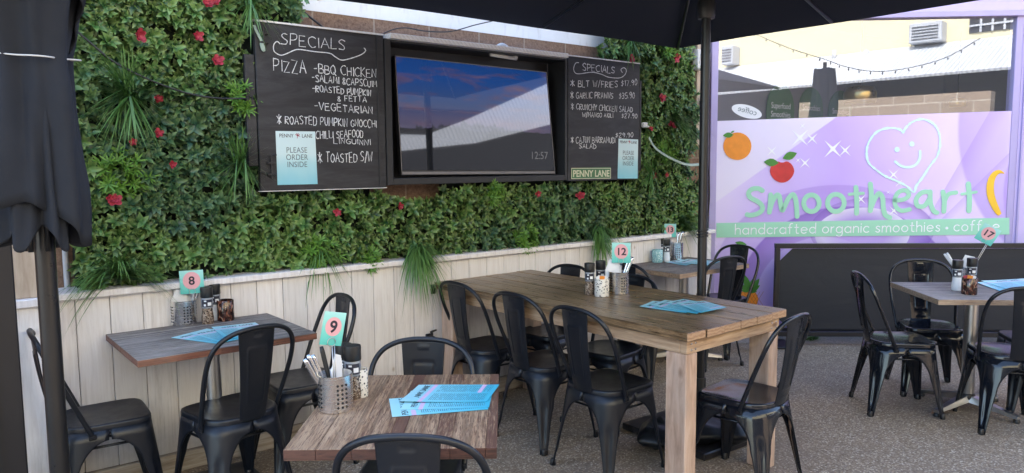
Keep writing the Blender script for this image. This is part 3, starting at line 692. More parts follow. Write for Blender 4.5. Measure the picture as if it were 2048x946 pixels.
for a in ((243, 348, .12, 1), (640, 505, .10, 2), (1052, 478, .09, 3), (487, 195, .08, 4), (1330, 300, .10, 5), (1335, 100, .07, 6), (985, 385, .07, 7), (735, 520, .06, 8)): shrub(*a)
rs = random.Random(5)
for px, py, sz in ((415, 8, 1), (430, 4, .9), (280, 70, 1.25), (395, 72, 1.0), (434, 121, 1.15), (317, 198, .8), (317, 267, .9), (267, 284, .8), (345, 329, .75), (230, 400, 1.2), (221, 397, .8), (675, 424, .9), (800, 413, .9), (1075, 388, 1.0), (1160, 391, 1.25), (1352, 117, 1.4), (1324, 197, 1.4), (1343, 250, 1.3), (1262, 117, 1.2), (1306, 350, 1.3), (1333, 349, .9), (1301, 258, .8)):
    c = ony(px, py, -.02); bm = NB(); ax = Vector((rs.uniform(-.4, .2), -1, rs.uniform(-.2, .4))).normalized(); e1 = ax.cross(Vector((0, 0, 1))).normalized(); e2 = e1.cross(ax)
    for lay, k_n in ((0, 5), (1, 4)):
        for k in range(k_n):
            th = k*6.283/k_n+lay*.6+rs.random()*.3; d = e1*math.cos(th)+e2*math.sin(th)+ax*(rs.uniform(.1, .5)+.6*lay); d.normalize(); sd_ = d.cross(ax).normalized(); L = .028*sz*(1-.25*lay)*rs.uniform(.8, 1.15)
            P = [c, c+d*L*.5+sd_*L*.42, c+d*L*.95+sd_*L*.25+ax*.004, c+d*L*1.05, c+d*L*.95-sd_*L*.25+ax*.004, c+d*L*.5-sd_*L*.42]
            vs = [bm.verts.new(p) for p in P]; mid = bm.verts.new(c+d*L*.55-ax*.006)
            for i in range(6): bm.faces.new((vs[i], vs[(i+1) % 6], mid))
    mk('flower', bm, M['petal'], gw, smooth=True)

# ---- chalkboard cabinet -----------------------------------------------------
BY = -.02
cab = thing('menu_cabinet', 'black wall cabinet with two open chalkboard doors of handwritten specials', 'cabinet', (2.98, .0, 1.434))
def cw(p): return Vector(p)-Vector((2.98, 0, 1.434))      # world -> cabinet-local
BT, BB = 2.315, 1.438
xl, x1, x2, xr = 1.475, 2.243, 3.716, 4.483
bm = NB(); T_ = .045
box2(bm, cw((x1, BY, BB)), cw((x1+T_, .17, BT-.012)), bev=.003); box2(bm, cw((x2-.02, BY, BB)), cw((x2, .17, BT-.012)), bev=.003)
box2(bm, cw((x1+T_+.001, BY+.003, BB)), cw((x2-.021, .17, BB+.042)), bev=.003); box2(bm, cw((x1+T_+.001, BY+.003, BT-.03)), cw((x2-.021, .17, BT-.014)), bev=.003)
mk('cabinet_frame', bm, M['frame'], cab)
bm = NB(); box2(bm, cw((x1+T_, .171, BB)), cw((x2-.02, .185, BT-.02))); mk('back_panel', bm, M['frame_clean'], cab)
bm = NB(); box2(bm, cw((x1+.02, BY-.045, BT-.016)), cw((x2-.03, .17, BT+.014)), bev=.002); mk('checker_plate_top', bm, M['plate'], cab)
bm = NB(); box2(bm, cw((xl-.0, BY, BB-.012)), cw((x1-.004, BY+.035, BT)), bev=.003)
box2(bm, cw((xl-.055, BY+.012, BB+.12)), cw((xl-.002, BY+.045, BT-.17)), bev=.003)
ld = mk('chalkboard_door', bm, M['chalkboard'], cab); ld['label'] = 'wide left chalkboard door listing pizza specials'
bm = NB(); box2(bm, cw((xl-.004, BY-.004, BB-.016)), cw((x1-.004, BY+.032, BB-.0125))); mk('door_edge_trim', bm, M['plate'], cab); bm = NB(); box2(bm, cw((xl-.004, BY-.006, BT+.0005)), cw((x1-.004, BY+.03, BT+.010)));  mk('door_edge_trim', bm, M['plate'], cab)
bm = NB(); box2(bm, cw((x1-.055, BY-.006, BB-.002)), cw((x1-.045, BY-.0005, BT-.004))); box2(bm, cw((x1-.002, BY-.008, BB)), cw((x1+.006, BY-.001, BT-.02))); mk('door_hinge_strip', bm, M['frame'], cab)
bm = NB(); box2(bm, cw((x2+.006, BY, BB-.006)), cw((xr, BY+.03, BT+.006)), bev=.003)
rd = mk('chalkboard_door', bm, M['chalkboard'], cab); rd['label'] = 'narrow right chalkboard door with priced specials'
bm = NB(); box2(bm, cw((xr+.002, BY+.0, BB+.06)), cw((xr+.022, BY+.03, BT-.12)), bev=.002); mk('door_edge_bar', bm, M['frame_clean'], cab)
bm = NB(); box2(bm, cw((x2+.006, BY-.004, BT+.0065)), cw((xr, BY+.03, BT+.014))); mk('door_edge_trim', bm, M['plate'], cab)
def pb(px, py, Y=BY-.0006): return cw(ony(px, py, Y))
K = .0026
for txt, x0, y0, x3, y3, cap in (('SPECIALS', 562, 88, 690, 101, 21), ('PIZZA', 547, 142, 612, 147, 24), ('-BBQ CHICKEN', 628, 146, 752, 155, 18), ('-SALAMI &CAPSCUIM', 624, 162, 754, 175, 14), ('-ROASTED PUMPKIN', 625, 183, 742, 192, 13), ('& FETTA', 675, 202, 733, 204, 11), ('-VEGETARIAN', 629, 219, 745, 228, 15), ('* ROASTED PUMPKIN GNOCCHI', 554, 247, 753, 255, 16), ('CHILLI SEAFOOD', 632, 277, 726, 275, 15), ('LINGUINNI', 668, 287, 741, 290, 11), ('* TOASTED S/W', 636, 325, 745, 323, 19)):
    a, b = pb(x0, y0), pb(x3, y3); ht = (pb(x0, y0-cap)-a).z
    bm = NB(); chalk(bm, txt, a, b, ht, K, rng=random.Random(len(txt))); mk('chalk_line', bm, M['chalk'], ld)
bm = NB(); tube(bm, cr([pb(480+x*.2326, 20+y*.2326) for x, y in ((345, 292), (318, 270), (290, 300), (294, 355), (345, 388), (395, 378), (470, 345), (520, 340), (640, 358), (770, 372), (815, 400), (870, 430), (940, 420), (1040, 385), (1080, 350), (1065, 325))], 5), K*1.1, 5, nrm=(0, -1, 0), h=.0012)
mk('chalk_flourish', bm, M['chalk'], ld)
K2 = .0027
for txt, x0, y0, x3, y3, cap in (('SPECIALS', 1165, 141, 1229, 147, 14), ('* BLT W/FRIES', 1141, 173, 1235, 175, 13), ('$17.90', 1242, 173, 1274, 170, 12), ('* GARLIC PRAWNS', 1141, 197, 1226, 197, 12), ('$35.90', 1238, 198, 1269, 196, 12), ('* CRUNCHY CHICKEN SALAD', 1142, 218, 1265, 225, 12), ('W/MANGO AIOLI', 1165, 234, 1226, 235, 9), ('$27.90', 1243, 236, 1274, 236, 9), ('$29.90', 1231, 275, 1266, 274, 9), ('* CAJUN BARRAMUDI', 1142, 286, 1230, 286, 12), ('SALAD', 1158, 296, 1192, 297, 9)):
    a, b = pb(x0, y0), pb(x3, y3); ht = (pb(x0, y0-cap)-a).z
    bm = NB(); chalk(bm, txt, a, b, ht, K2, rng=random.Random(len(txt)+9)); mk('chalk_line', bm, M['chalk'], rd)
bm = NB(); tube(bm, cr([pb(1110+x*.3066, 90+y*.3066) for x, y in ((155, 115), (135, 118), (122, 150), (130, 180), (160, 188), (240, 178), (300, 190), (350, 210), (420, 215), (455, 195), (465, 165), (450, 148), (430, 160), (440, 180))], 5), K2, 5, nrm=(0, -1, 0), h=.0012)
mk('chalk_flourish', bm, M['chalk'], rd)
for px, py, s_ in ((541, 330, 1), (526, 70, .8)):
    bm = NB(); c = pb(px, py, BY); tube(bm, [c+Vector((0, -.012, -.07*s_)), c+Vector((0, -.012, .05*s_))]+([c+Vector((.03, -.012, .055))] if s_ == 1 else []), .005, 8)
    for dz in (-.05, .01): box(bm, c+Vector((0, -.009, dz*s_)), (.045, .016, .012), bev=.002)
    mk('bolt', bm, M['frame_clean'], cab)
# television
tvt = thing('television', 'flat television showing a dusk mountain scene inside the black cabinet', 'television', (2.95, .10, 1.49))
def tq(px, py, Y): return ony(px, py, Y)-Vector((2.95, .10, 1.49))
q0, q1, q2, q3 = tq(803, 350, .045), tq(1110, 348, .045), tq(1093, 144, .066), tq(789, 111, .066)
tn = (q1-q0).cross(q3-q0).normalized()
if tn.y > 0: tn = -tn
bm = NB(); poly(bm, [q0, q1, q2, q3], -.035, tn); mk('casing', bm, M['rubber'], tvt)
ctr = (q0+q1+q2+q3)/4
ins = [p+(ctr-p)*.012 for p in (q0, q1, q2, q3)]
ins[0] += (ins[3]-ins[0])*.035; ins[1] += (ins[2]-ins[1])*.035
sheet('screen', [p+tn*.001 for p in ins], .001, tn, M['tv'], tvt)
bm = NB(); poly(bm, [q0+tn*.0015+(q3-q0)*.004, q1+tn*.0015+(q2-q1)*.004, q1+tn*.0015+(q2-q1)*.028, q0+tn*.0015+(q3-q0)*.028], .003, tn); poly(bm, [q1+tn*.0015, q1+tn*.0015+(q0-q1)*.004, q2+tn*.0015+(q3-q2)*.004, q2+tn*.0015], .003, tn); poly(bm, [q0+tn*.0015+(q1-q0)*.0, q0+tn*.0015+(q1-q0)*.003, q3+tn*.0015+(q2-q3)*.003, q3+tn*.0015], .003, tn)
poly(bm, [q3+tn*.0015, q2+tn*.0015, q2+tn*.0015+(q1-q2)*.008, q3+tn*.0015+(q0-q3)*.008], .003, tn)
mk('bezel', bm, M['bezel'], tvt)
p = tq(1060, 318, .05); text_mesh('12:57', .075, M['clock'], 'clock', tvt, frame_mat(p+tn*.004, q1-q0, q3-q0), .0004, align='LEFT')
# posters
def poster(corner_px, label, name='poster'):
    P = [ony(px, py, BY-.0015) for px, py in corner_px]
    t = thing(name, label, 'poster', P[0]); Q = [p-P[0] for p in P]
    sheet('sheet', Q, .0012, (0, -1, 0), M['poster'], t)
    ex = (Q[1]-Q[0]); ey = (Q[3]-Q[0]); w = ex.length; h = ey.length
    def at(u, v): return Q[0]+ex*u+ey*v+Vector((0, -.0018, 0))
    for s_, u, v, sz, sx in (('PENNY', .255, .885, .085, .9), ('LANE', .77, .885, .085, .9)): text_mesh(s_, h*.098, M['ink'], 'lettering', t, frame_mat(at(u, v), ex, ey), .0003, sx)
    for s_, v in (('PLEASE', .60), ('ORDER', .465), ('INSIDE', .33)): text_mesh(s_, h*.15, M['ink_grey'], 'lettering', t, frame_mat(at(.5, v), ex, ey), .0003, .86, space=1.05)
    bm = NB()
    for a in (-60, -20, 20, 60, 100): tube(bm, [at(.53, .92), at(.53, .92)+(ex.normalized()*math.sin(R(a))+ey.normalized()*math.cos(R(a)))*h*.05], h*.006, 4, nrm=(0, -1, 0), h=.0004)
    tube(bm, [at(.53, .92), at(.52, .87)], h*.005, 4, nrm=(0, -1, 0), h=.0004)
    mk('palm_emblem', bm, M['petal'], t)
poster([(555, 370), (635, 368), (630, 263), (551, 262)], 'pale blue poster reading please order inside on the pizza chalkboard')
poster([(1235, 357), (1275, 357), (1276, 279), (1237, 277)], 'narrow pale blue please order inside poster on the priced specials board')
P = [ony(*q, BY-.002) for q in ((1142, 358), (1221, 357), (1221, 334), (1142, 336))]
t = thing('street_sign', 'old green street name plate at the bottom of the right chalkboard', 'sign', P[0]); Q = [p-P[0] for p in P]
bm = NB(); poly(bm, Q, .003, (0, -1, 0)); mk('plate', bm, M['green_plate'], t)
bm = NB(); L_ = Q[1].length; H_ = Q[3].length
ex = Q[1].normalized(); ey = Q[3].normalized()
for a, b in (((0, 0), (1, .06)), ((0, .94), (1, 1)), ((0, .06), (.012, .94)), ((.988, .06), (1, .94))):
    poly(bm, [ex*L_*a[0]+ey*H_*a[1]+Vector((0, -.0031, 0)), ex*L_*b[0]+ey*H_*a[1]+Vector((0, -.0031, 0)), ex*L_*b[0]+ey*H_*b[1]+Vector((0, -.0031, 0)), ex*L_*a[0]+ey*H_*b[1]+Vector((0, -.0031, 0))], .0006, (0, -1, 0))
mk('border', bm, M['cream'], t)
text_mesh('PENNY LANE', H_*.86, M['cream'], 'lettering', t, frame_mat(ex*L_*.5+ey*H_*.2+Vector((0, -.0036, 0)), ex, ey), .0005, L_/(H_*.86)/6.35, bold=.0015)
# things around the board
bm = NB(); c = ony(1005, 98, .02)
tube(bm, cr([c+Vector((-.10, 0, -.045)), c+Vector((-.06, 0, .0)), c+Vector((.0, 0, .028)), c+Vector((.06, 0, .0)), c+Vector((.12, 0, -.05))], 6), .012, 8)
tube(bm, [c+Vector((-.06, 0, -.04)), c+Vector((-.01, 0, .015))], .008, 8); tube(bm, [c+Vector((.02, 0, -.05)), c+Vector((.0, 0, .02))], .008, 8); tube(bm, [c+Vector((-.1, 0, -.045)), c+Vector((.12, 0, -.055))], .012, 8)
tag(mk('awning_bracket', bm, M['galv'], smooth=True), 'small arched cream bracket lying on the metal top of the cabinet', 'bracket')
def cable(pts, r, label, m='rubber', name='cable'):
    bm = NB(); tube(bm, cr(pts, 8), r, 6); tag(mk(name, bm, M[m], smooth=True), label, 'cable')
cable([ony(x, y, .06) for x, y in ((575, -30), (590, 5), (615, 30), (648, 56))], .006, 'black cable running diagonally down the blocks to the left chalkboard')
cable([ony(x, y, .05) for x, y in ((765, 68), (790, 58), (815, 56), (850, 62), (900, 63), (950, 50), (985, 42))], .004, 'thin dark cable arching over the blocks above the television')
cable([ony(x, y, -.06) for x, y in ((140, 50), (180, 85), (230, 125), (300, 160), (370, 185), (430, 196), (492, 197))], .005, 'thin black wire sagging across the hedge to the chalkboard')
bm = NB(); P = [ony(x, y, BY-.012) for x, y in ((508, 50), (513, 62), (521, 78), (526, 90), (528, 101), (524, 96), (522, 86))]
tube(bm, cr(P, 5), .008, 6, nrm=(0, -1, 0), h=.004); tag(mk('tie_strap', bm, M['strap'], smooth=True), 'knotted pale green strap hanging at the top corner of the pizza board', 'strap')
bm = NB(); P = [ony(x, y, -.05) for x, y in ((1298, 275), (1310, 295), (1330, 310), (1360, 325), (1380, 330), (1398, 329))]
tube(bm, cr(P, 6), .013, 6, nrm=(0, -1, .4), h=.002); tag(mk('strap', bm, M['strap'], smooth=True), 'loose grey green strap hanging across the hedge beside the right chalkboard', 'strap')
bm = NB(); c = ony(1289, 250, -.03); box(bm, c, (.05, .03, .04), bev=.006); box(bm, c+Vector((.02, -.012, -.012)), (.03, .02, .012), bev=.003)
tag(mk('latch_block', bm, M['galv']), 'small white catch fixed at the right edge of the narrow chalkboard', 'catch')
# post and switch box beyond the hedge
q = ony(1397, 200, .05); bm = NB(); box2(bm, (q.x-.01, .06, ony(1397, 290, .05).z), (q.x+.13, .11, 2.75), bev=.004)
tag(mk('timber_batten', bm, M['raw_wood']), 'reddish timber batten on the block wall between hedge and shop', 'batten')
t = thing('switch_box', 'white weatherproof switch box on the timber batten', 'switch', ony(1397, 120, .03))
bm = NB(); box(bm, (0, 0, 0), (.085, .06, .17), bev=.008, seg=2); mk('case', bm, M['galv'], t)
bm = NB(); box(bm, (0, -.034, .02), (.03, .012, .06), bev=.004); mk('rocker', bm, M['conduit'], t)
# ---- lilac shop front ---------------------------------------------------------
shop = thing('shop', 'lilac painted smoothie shop front with large window and printed sign', 'shop', SP, SROT)
def L(t, z, off=0.0): return Vector((t, -off, z))
t0, t1 = onshop(1432, 400)[0], onshop(2019, 300)[0]
ZT0, ZT1 = onshop(1432, 242)[1], onshop(2019, 221.8)[1]
ZW = onshop(1850, 36)[1]
bm = NB()
box2(bm, L(t1+.065, 0), L(4.2, 5.0, -.2)); box2(bm, L(t0-.2, ZW+.05), L(t1+.0649, 5.0, -.2)); box2(bm, L(t0-.2, 0), L(t1+.0649, .10, -.2))
mk('wall', bm, M['lilac'], shop)
bm = NB(); box2(bm, L(t0-.2, .001, .012), L(4.2, .075, .0005)); mk('plinth', bm, M['shade_wall'], shop)
bm = NB()
box2(bm, L(t0-.062, .1005, .012), L(t0-.002, ZW+.0495, -.10), bev=.004); box2(bm, L(t1+.004, .1005, .0), L(t1+.0645, ZW+.0495, -.10), bev=.004)
box2(bm, L(t0-.001, ZW+.002, .03), L(t1+.07, ZW+.0495, -.10), bev=.004); box2(bm, L(t1+.085, .101, .018), L(t1+.10, ZW+.6, .0005))
mk('window_frame', bm, M['lilac_frame'], shop)
bm = NB(); bm.faces.new([bm.verts.new(p) for p in (L(t0, ZT0-.02, -.03), L(t1+.003, ZT1-.02, -.03), L(t1+.003, ZW+.001, -.03), L(t0, ZW+.001, -.03))])
mk('window_pane', bm, M['pane'], shop)
bm = NB(); poly(bm, [Vector((0, 0, .102)), Vector((t1-t0, 0, .102)), Vector((t1-t0, 0, ZT1)), Vector((0, 0, ZT0))], .02, (0, 1, 0))
sg = mk('sign_panel', bm, M['sign'], shop, loc=L(t0, 0))
def SL(px, py, off=.003): a = onshop(px, py); return Vector((a[0]-t0, -off, a[1]))
bm = NB(); P = [SL(1432.5, 475), SL(2018, 469), SL(2018, 435.5), SL(1432.5, 446)]; poly(bm, P, .0015, (0, -1, 0)); mk('band', bm, M['mint'], sg)
NRM = (0, -1, 0)
# tagline
txt = 'handcrafted organic smoothies . coffee'
a, b = SL(1470, 468.5, .0055), SL(1997, 460.5, .0055)
wd = sum((LCW[c]+.42) if c != ' ' else .75 for c in txt)-.42; k = (b-a).length/wd; ex = (b-a).normalized(); x = 0
for word in txt.split(' '):
    bm = NB()
    for c in word:
        for st in lc_strokes(c): flat(bm, [a+ex*((x+p[0])*k)+Vector((0, 0, p[1]*k*1.02)) for p in st], .0042 if c != '.' else .012, NRM, .0008)
        x += LCW[c]+.42
    mk('tagline_lettering', bm, M['white_vinyl'], sg); x += .75
def Z1(x, y, o=.004): return SL(1430+x*.2961, 200+y*.2961, o)
def Z2(x, y, o=.004): return SL(1720+x*.3065, 200+y*.3065, o)
bm = NB()
def st(pts, r=.021, f=Z1, smooth=True, o=.004):
    P = [f(x, y, o) for x, y in pts]; flat(bm, cr(P, 6) if smooth else P, r, NRM, .0012)
st([(318, 612), (292, 598), (250, 602), (226, 628), (240, 660), (285, 684), (315, 712), (316, 745), (285, 768), (240, 778), (216, 774)])
st([(375, 640), (372, 700), (366, 758)]); st([(370, 740), (385, 690), (412, 645), (432, 648), (440, 690), (452, 745), (468, 720), (495, 665), (525, 638), (543, 670), (550, 730), (553, 786)], o=.0042)
for cx, cy, rx, ry in ((650, 697, 52, 56), (815, 695, 56, 58)): flat(bm, [Z1(cx+rx*math.cos(R(a)), cy-ry*math.sin(R(a))) for a in range(0, 360, 10)], .021, NRM, .0012, True)
st([(950, 590), (956, 690), (955, 765)]); st([(905, 637), (955, 632), (1000, 630)], .013, o=.0043)
st([(66, 548), (72, 620), (66, 722)], f=Z2); st([(66, 715), (92, 650), (122, 610), (146, 640), (150, 700), (164, 750), (193, 767)], f=Z2, o=.0042)
st([(226, 655), (285, 648), (318, 620), (295, 590), (252, 600), (226, 645), (232, 695), (268, 722), (322, 714)], .019, Z2)
st([(455, 600), (405, 603), (366, 645), (374, 690), (418, 690), (452, 645)], .02, Z2); st([(456, 598), (458, 670), (478, 722), (500, 735)], .02, Z2, o=.0042)
st([(540, 600), (548, 660), (545, 726)], .021, Z2); st([(549, 665), (575, 615), (625, 604)], .018, Z2, o=.0042)
st([(705, 548), (712, 640), (709, 722)], .022, Z2); st([(663, 614), (710, 608), (757, 600)], .012, Z2, o=.0043)
mk('logo_lettering', bm, M['mint'], sg)
bm = NB(); rs = random.Random(4)
H = [(278, 216), (262, 194), (210, 183), (150, 190), (95, 220), (52, 285), (42, 350), (56, 410), (110, 460), (170, 500), (240, 530), (300, 560), (350, 602), (366, 560), (410, 500), (455, 430), (500, 370), (520, 300), (515, 220), (485, 162), (435, 132), (385, 127), (330, 150), (295, 185), (278, 216)]
P = cr([Z2(x, y) for x, y in H], 6); flat(bm, P[:-1], [.010*rs.uniform(.6, 1.25) for _ in P[:-1]], NRM, .0012, True)
flat(bm, cr([Z2(x, y) for x, y in ((228, 402), (270, 432), (320, 438), (365, 420), (388, 380), (390, 335))], 6), .011, NRM, .0012)
for x, y, r in ((240, 323, 17), (337, 287, 17)): poly(bm, [Z2(x+r*math.cos(a*.42), y+r*math.sin(a*.42), .004) for a in range(15)], .0012, NRM)
mk('heart_emblem', bm, M['mint_light'], sg)
def spark(f, x, y, r):
    pts = []; bm = NB()
    for k_ in range(8):
        a = R(45*k_+45); rr = r if k_ % 2 == 0 else r*.16
        pts.append(f(x+rr*math.cos(a), y+rr*math.sin(a), .0024))
    poly(bm, pts, .0008, NRM); poly(bm, [f(x+r*.2*math.cos(a*.6), y+r*.2*math.sin(a*.6), .0033) for a in range(10)], .0004, NRM); mk('sparkle', bm, M['white_vinyl'], sg)
for x, y, r in ((573, 255, 78), (655, 262, 52), (383, 345, 45), (795, 330, 82), (878, 340, 55), (607, 425, 48), (560, 407, 22), (590, 175, 26), (985, 670, 45)): spark(Z1, x, y, r)
for x, y, r in ((217, 487, 48), (253, 543, 32), (220, 722, 42), (183, 602, 15)): spark(Z2, x, y, r)
# fruit prints
def disc(bm, f, x, y, rx, ry, o, th=.0012, n=28, sk=0): poly(bm, [f(x+rx*math.cos(6.2832*a/n), y+ry*math.sin(6.2832*a/n)*(1+sk*math.cos(6.2832*a/n)), o) for a in range(n)], th, NRM)
def leafp(bm, f, a, b, w, o):
    (x0, y0), (x1_, y1) = a, b; dx, dy = x1_-x0, y1-y0
    up_ = [(x0+dx*t-dy*w*math.sin(math.pi*t), y0+dy*t+dx*w*math.sin(math.pi*t)) for t in (0, .2, .4, .6, .8)]; dn = [(x0+dx*t+dy*w*math.sin(math.pi*t), y0+dy*t-dx*w*math.sin(math.pi*t)) for t in (1, .8, .6, .4, .2)]
    bm = NB(); poly(bm, [f(*p, o) for p in up_+dn], .0012, NRM); mk('leaf_print', bm, M['print_green'], sg)
bm = NB(); disc(bm, Z1, 150, 312, 95, 93, .0045); mk('orange_print', bm, M['fruit_orange'], sg)
bm = NB(); leafp(bm, Z1, (125, 235), (52, 240), .25, .0062); leafp(bm, Z1, (105, 222), (130, 208), .2, .0062); leafp(bm, Z1, (430, 425), (328, 418), .26, .0062); leafp(bm, Z1, (455, 395), (552, 358), .26, .0062)
bm = NB(); pts = []
for a in range(30):
    th = 6.2832*a/30; r_ = 80*(1-.10*math.cos(th+1.57)**8 if False else 1); x_ = 452+82*math.cos(th)*(1-.12*max(0, math.sin(th))); y_ = 482+76*math.sin(th)+(18*math.exp(-((th-4.712)/.28)**2))
    pts.append(Z1(x_, y_, .0045))
poly(bm, pts, .0012, NRM); mk('apple_print', bm, M['fruit_red'], sg)
bm = NB(); B = [(938, 478), (905, 468), (870, 492), (850, 545), (850, 610), (868, 670), (895, 725), (912, 748)]
P = cr([Z2(x, y, .0045) for x, y in B], 6); n_ = len(P); tube(bm, P, [.006+.026*math.sin(math.pi*min(1, max(0, (i/n_-.05)/.98)))**.7 for i in range(n_)], 10, nrm=NRM, h=.0016); mk('banana_print', bm, M['fruit_yellow'], sg)
def Z8(x, y, o=.0045): return SL(1260+x*.3172, 440+y*.3172, o)
bm = NB(); disc(bm, Z8, 745, 500, 62, 62, .0045); mk('pineapple_print', bm, M['fruit_orange'], sg)
bm = NB()
for k_ in range(-3, 4):
    tube(bm, [Z8(745+k_*22-30, 450, .0062), Z8(745+k_*22+30, 545, .0062)], .0016, 5, nrm=NRM, h=.0006); tube(bm, [Z8(745+k_*22+30, 450, .0066), Z8(745+k_*22-30, 545, .0066)], .0016, 5, nrm=NRM, h=.0006)
mk('pineapple_pattern', bm, M['print_brown'], sg)
bm = NB()
for b_, e_ in (((750, 455), (722, 345)), ((755, 455), (772, 370)), ((755, 450), (815, 368)), ((755, 455), (818, 410)), ((755, 458), (800, 445)), ((745, 455), (690, 400)), ((740, 455), (700, 440)), ((660, 140), (735, 155))): leafp(bm, Z8, b_, e_, .18, .0072)
# white oval with reversed lettering on the pane
bm = NB(); c = onshop(1493, 223, -.034); C0 = L(c[0], c[1], -.026)
bm2 = [C0+Vector((.135*math.cos(a*.2094)*math.cos(-.28)-.055*math.sin(a*.2094)*math.sin(-.28), 0, .135*math.cos(a*.2094)*math.sin(-.28)+.055*math.sin(a*.2094)*math.cos(-.28))) for a in range(30)]
poly(bm, bm2, .002, NRM); stk = mk('pane_oval', bm, M['paper'], shop)
text_mesh('coffee', .07, M['ink_grey'], 'lettering', stk, frame_mat(C0+Vector((0, -.0026, -.015)), Vector((-1, 0, .28)), Vector((.28, 0, 1))) @ Matrix.Diagonal((1, 1, 1, 1)), .0003)
# interior
ir = thing('shop_interior', 'plain grey room inside the lilac shop behind the glass', 'room', (7, .3, 0))
def wb(a, b): return [Vector(a)-Vector((7, .3, 0)), Vector(b)-Vector((7, .3, 0))]
bm = NB(); box2(bm, *wb((5.62, .32, 0), (11, .45, 3.3))); box2(bm, *wb((10.9, -6, 0), (11, .31, 3.3))); mk('room_wall', bm, M['room'], ir)
bm = NB(); poly(bm, [Vector((*p, 3.0))-Vector((7, .3, 0)) for p in ((5.75, .31), (10.89, .31), (10.89, -4.6))], .1, (0, 0, 1)); mk('ceiling', bm, M['room'], ir)
for i, (xa, xb, yt, lab, tx) in enumerate(((1532, 1586, 168, 'leftmost sage green arched menu board inside the shop window', 'Superfood\nSmoothies'), (1596, 1644, 175, 'middle sage green arched menu board inside the shop window', 'Smoothies'), (1655, 1702, 181, 'sage green arched menu board half hidden by the brass pendant', 'Smoothies'))):
    a, b, c = ony(xa, 232, .30), ony(xb, 232, .30), ony((xa+xb)/2, yt, .30); w = (b-a).x/2; t = thing('menu_board', lab, 'menu board', ((a.x+b.x)/2, .30, a.z-.5)); h = c.z-(a.z-.5)
    bm = NB(); poly(bm, [Vector((-w, 0, 0)), Vector((w, 0, 0))]+[Vector((w*math.cos(R(q)), 0, h-w+w*math.sin(R(q)))) for q in range(0, 181, 15)], .012, NRM); mk('board', bm, M['arch'], t)
    text_mesh(tx, .085, M['white_vinyl'], 'lettering', t, frame_mat((0, -.0125, h-w*1.0), (1, 0, 0), (0, 0, 1)), .0004, 1.0)
def pendant(px, py, off, wpx, label, lit=False):
    tz = onshop(px, py, off); p = shp(tz[0], 0, off); d = (p-CAM); d.z = 0; dist = ((p-CAM).dot(CF)); r_ = wpx*dist/FPX/2
    t = thing('pendant_lamp', label, 'pendant lamp', (p.x, p.y, tz[1]))
    bm = NB(); lathe(bm, [(r_*.93, -r_*.55), (r_, -r_*.4), (r_, r_*.1), (r_*.85, r_*.45), (r_*.3, r_*.6), (.012, r_*.62)], 32); mk('lamp_shade', bm, M['brass'], t, smooth=True)
    bm = NB(); tube(bm, [(0, 0, r_*.6), (0, 0, max(.1, 2.995-tz[1]))], .005, 6); mk('cord', bm, M['rubber'], t)
pendant(1720, 189, -.9, 60, 'brass dome pendant lamp nearest the shop glass')
pendant(1915, 205, -2.2, 30, 'small brass pendant lamp deeper inside the shop')

# ---- opposite side of the court (seen in the glass and the screen) -------------
def refl(x, y, Y):
    tz = onshop(x, y); q = shp(tz[0], tz[1]); r_ = ray(x, y); r_ = r_-SN*(2*r_.dot(SN)); return q+r_*((Y-q.y)/r_.y)
ob = thing('building', 'cream rendered building with white roof reflected in the shop window', 'building', (3, -12, 0))
def ol(*p): return Vector(p)-Vector((3, -12, 0))
bm = NB(); box2(bm, ol(-14, -12.2, 3.6), ol(20, -11.9, 8.5)); mk('wall', bm, M['cream_wall'], ob)
bm = NB(); box2(bm, ol(-14, -12.1, 0), ol(20, -11.95, 3.599)); mk('shaded_shop_wall', bm, M['shade_wall'], ob)  # shade below the roof is put into this wall's colour
bm = NB(); box2(bm, ol(7.6, -12.3, 0), ol(22, -11.94, 6.2)); box2(bm, ol(7.2, -11.93, 3.605), ol(22, -11.6, 6.0)); mk('reflection_block', bm, M['shade_wall'], ob)  # added dark block that keeps bright reflections off the television
bm = NB(); poly(bm, [ol(-4, -10.0, 3.10), ol(7.1, -10.0, 3.20), ol(7.1, -11.89, 4.02), ol(-4, -11.89, 3.94)], .05, (0, .4, 1)); mk('roof', bm, M['roof'], ob)
a, b = refl(1942, 66, -11.9), refl(2040, 30, -11.9)
w_ = mk('window', (lambda bm: (box2(bm, ol(a.x, -11.9, a.z), ol(b.x, -11.87, b.z+.9)), bm)[1])(NB()), M['shade_wall'], ob)
bm = NB()
for k_ in range(1, 4): box2(bm, ol(a.x+(b.x-a.x)*k_/4-.02, -11.868, a.z), ol(a.x+(b.x-a.x)*k_/4+.02, -11.85, b.z+.9))
box2(bm, ol(a.x, -11.848, (a.z+b.z)/2), ol(b.x, -11.84, (a.z+b.z)/2+.04)); mk('window_bars', bm, M['conduit'], w_)
for px in (1670, 1735):
    q = refl(px, 110, -11.7); bm = NB(); tube(bm, [ol(q.x, -11.7, 3.9), ol(q.x, -11.7, q.z+.12)], .05, 10); mk('vent_pipe', bm, M['galv'], ob, smooth=True)
for (xa, xb, ya, yb, lab) in ((1822, 1890, 40, 88, 'grey air conditioner on the cream wall above the white roof'), (1447, 1470, 90, 130, 'narrow wall unit at the far end of the cream wall')):
    a, b = refl(xa, yb, -11.6), refl(xb, ya, -11.6); t = thing('air_conditioner', lab, 'air conditioner', ((a.x+b.x)/2, -11.6, a.z))
    bm = NB(); w_x = abs(b.x-a.x); box2(bm, (-w_x/2, -.29, 0), (w_x/2, .1, b.z-a.z), bev=.02); mk('case', bm, M['conduit'], t)
    bm = NB()
    for k_ in range(5): box2(bm, (-w_x*.4, .102, (b.z-a.z)*(.15+.15*k_)), (w_x*.4, .115, (b.z-a.z)*(.2+.15*k_)))
    mk('grille', bm, M['shade_wall'], t)
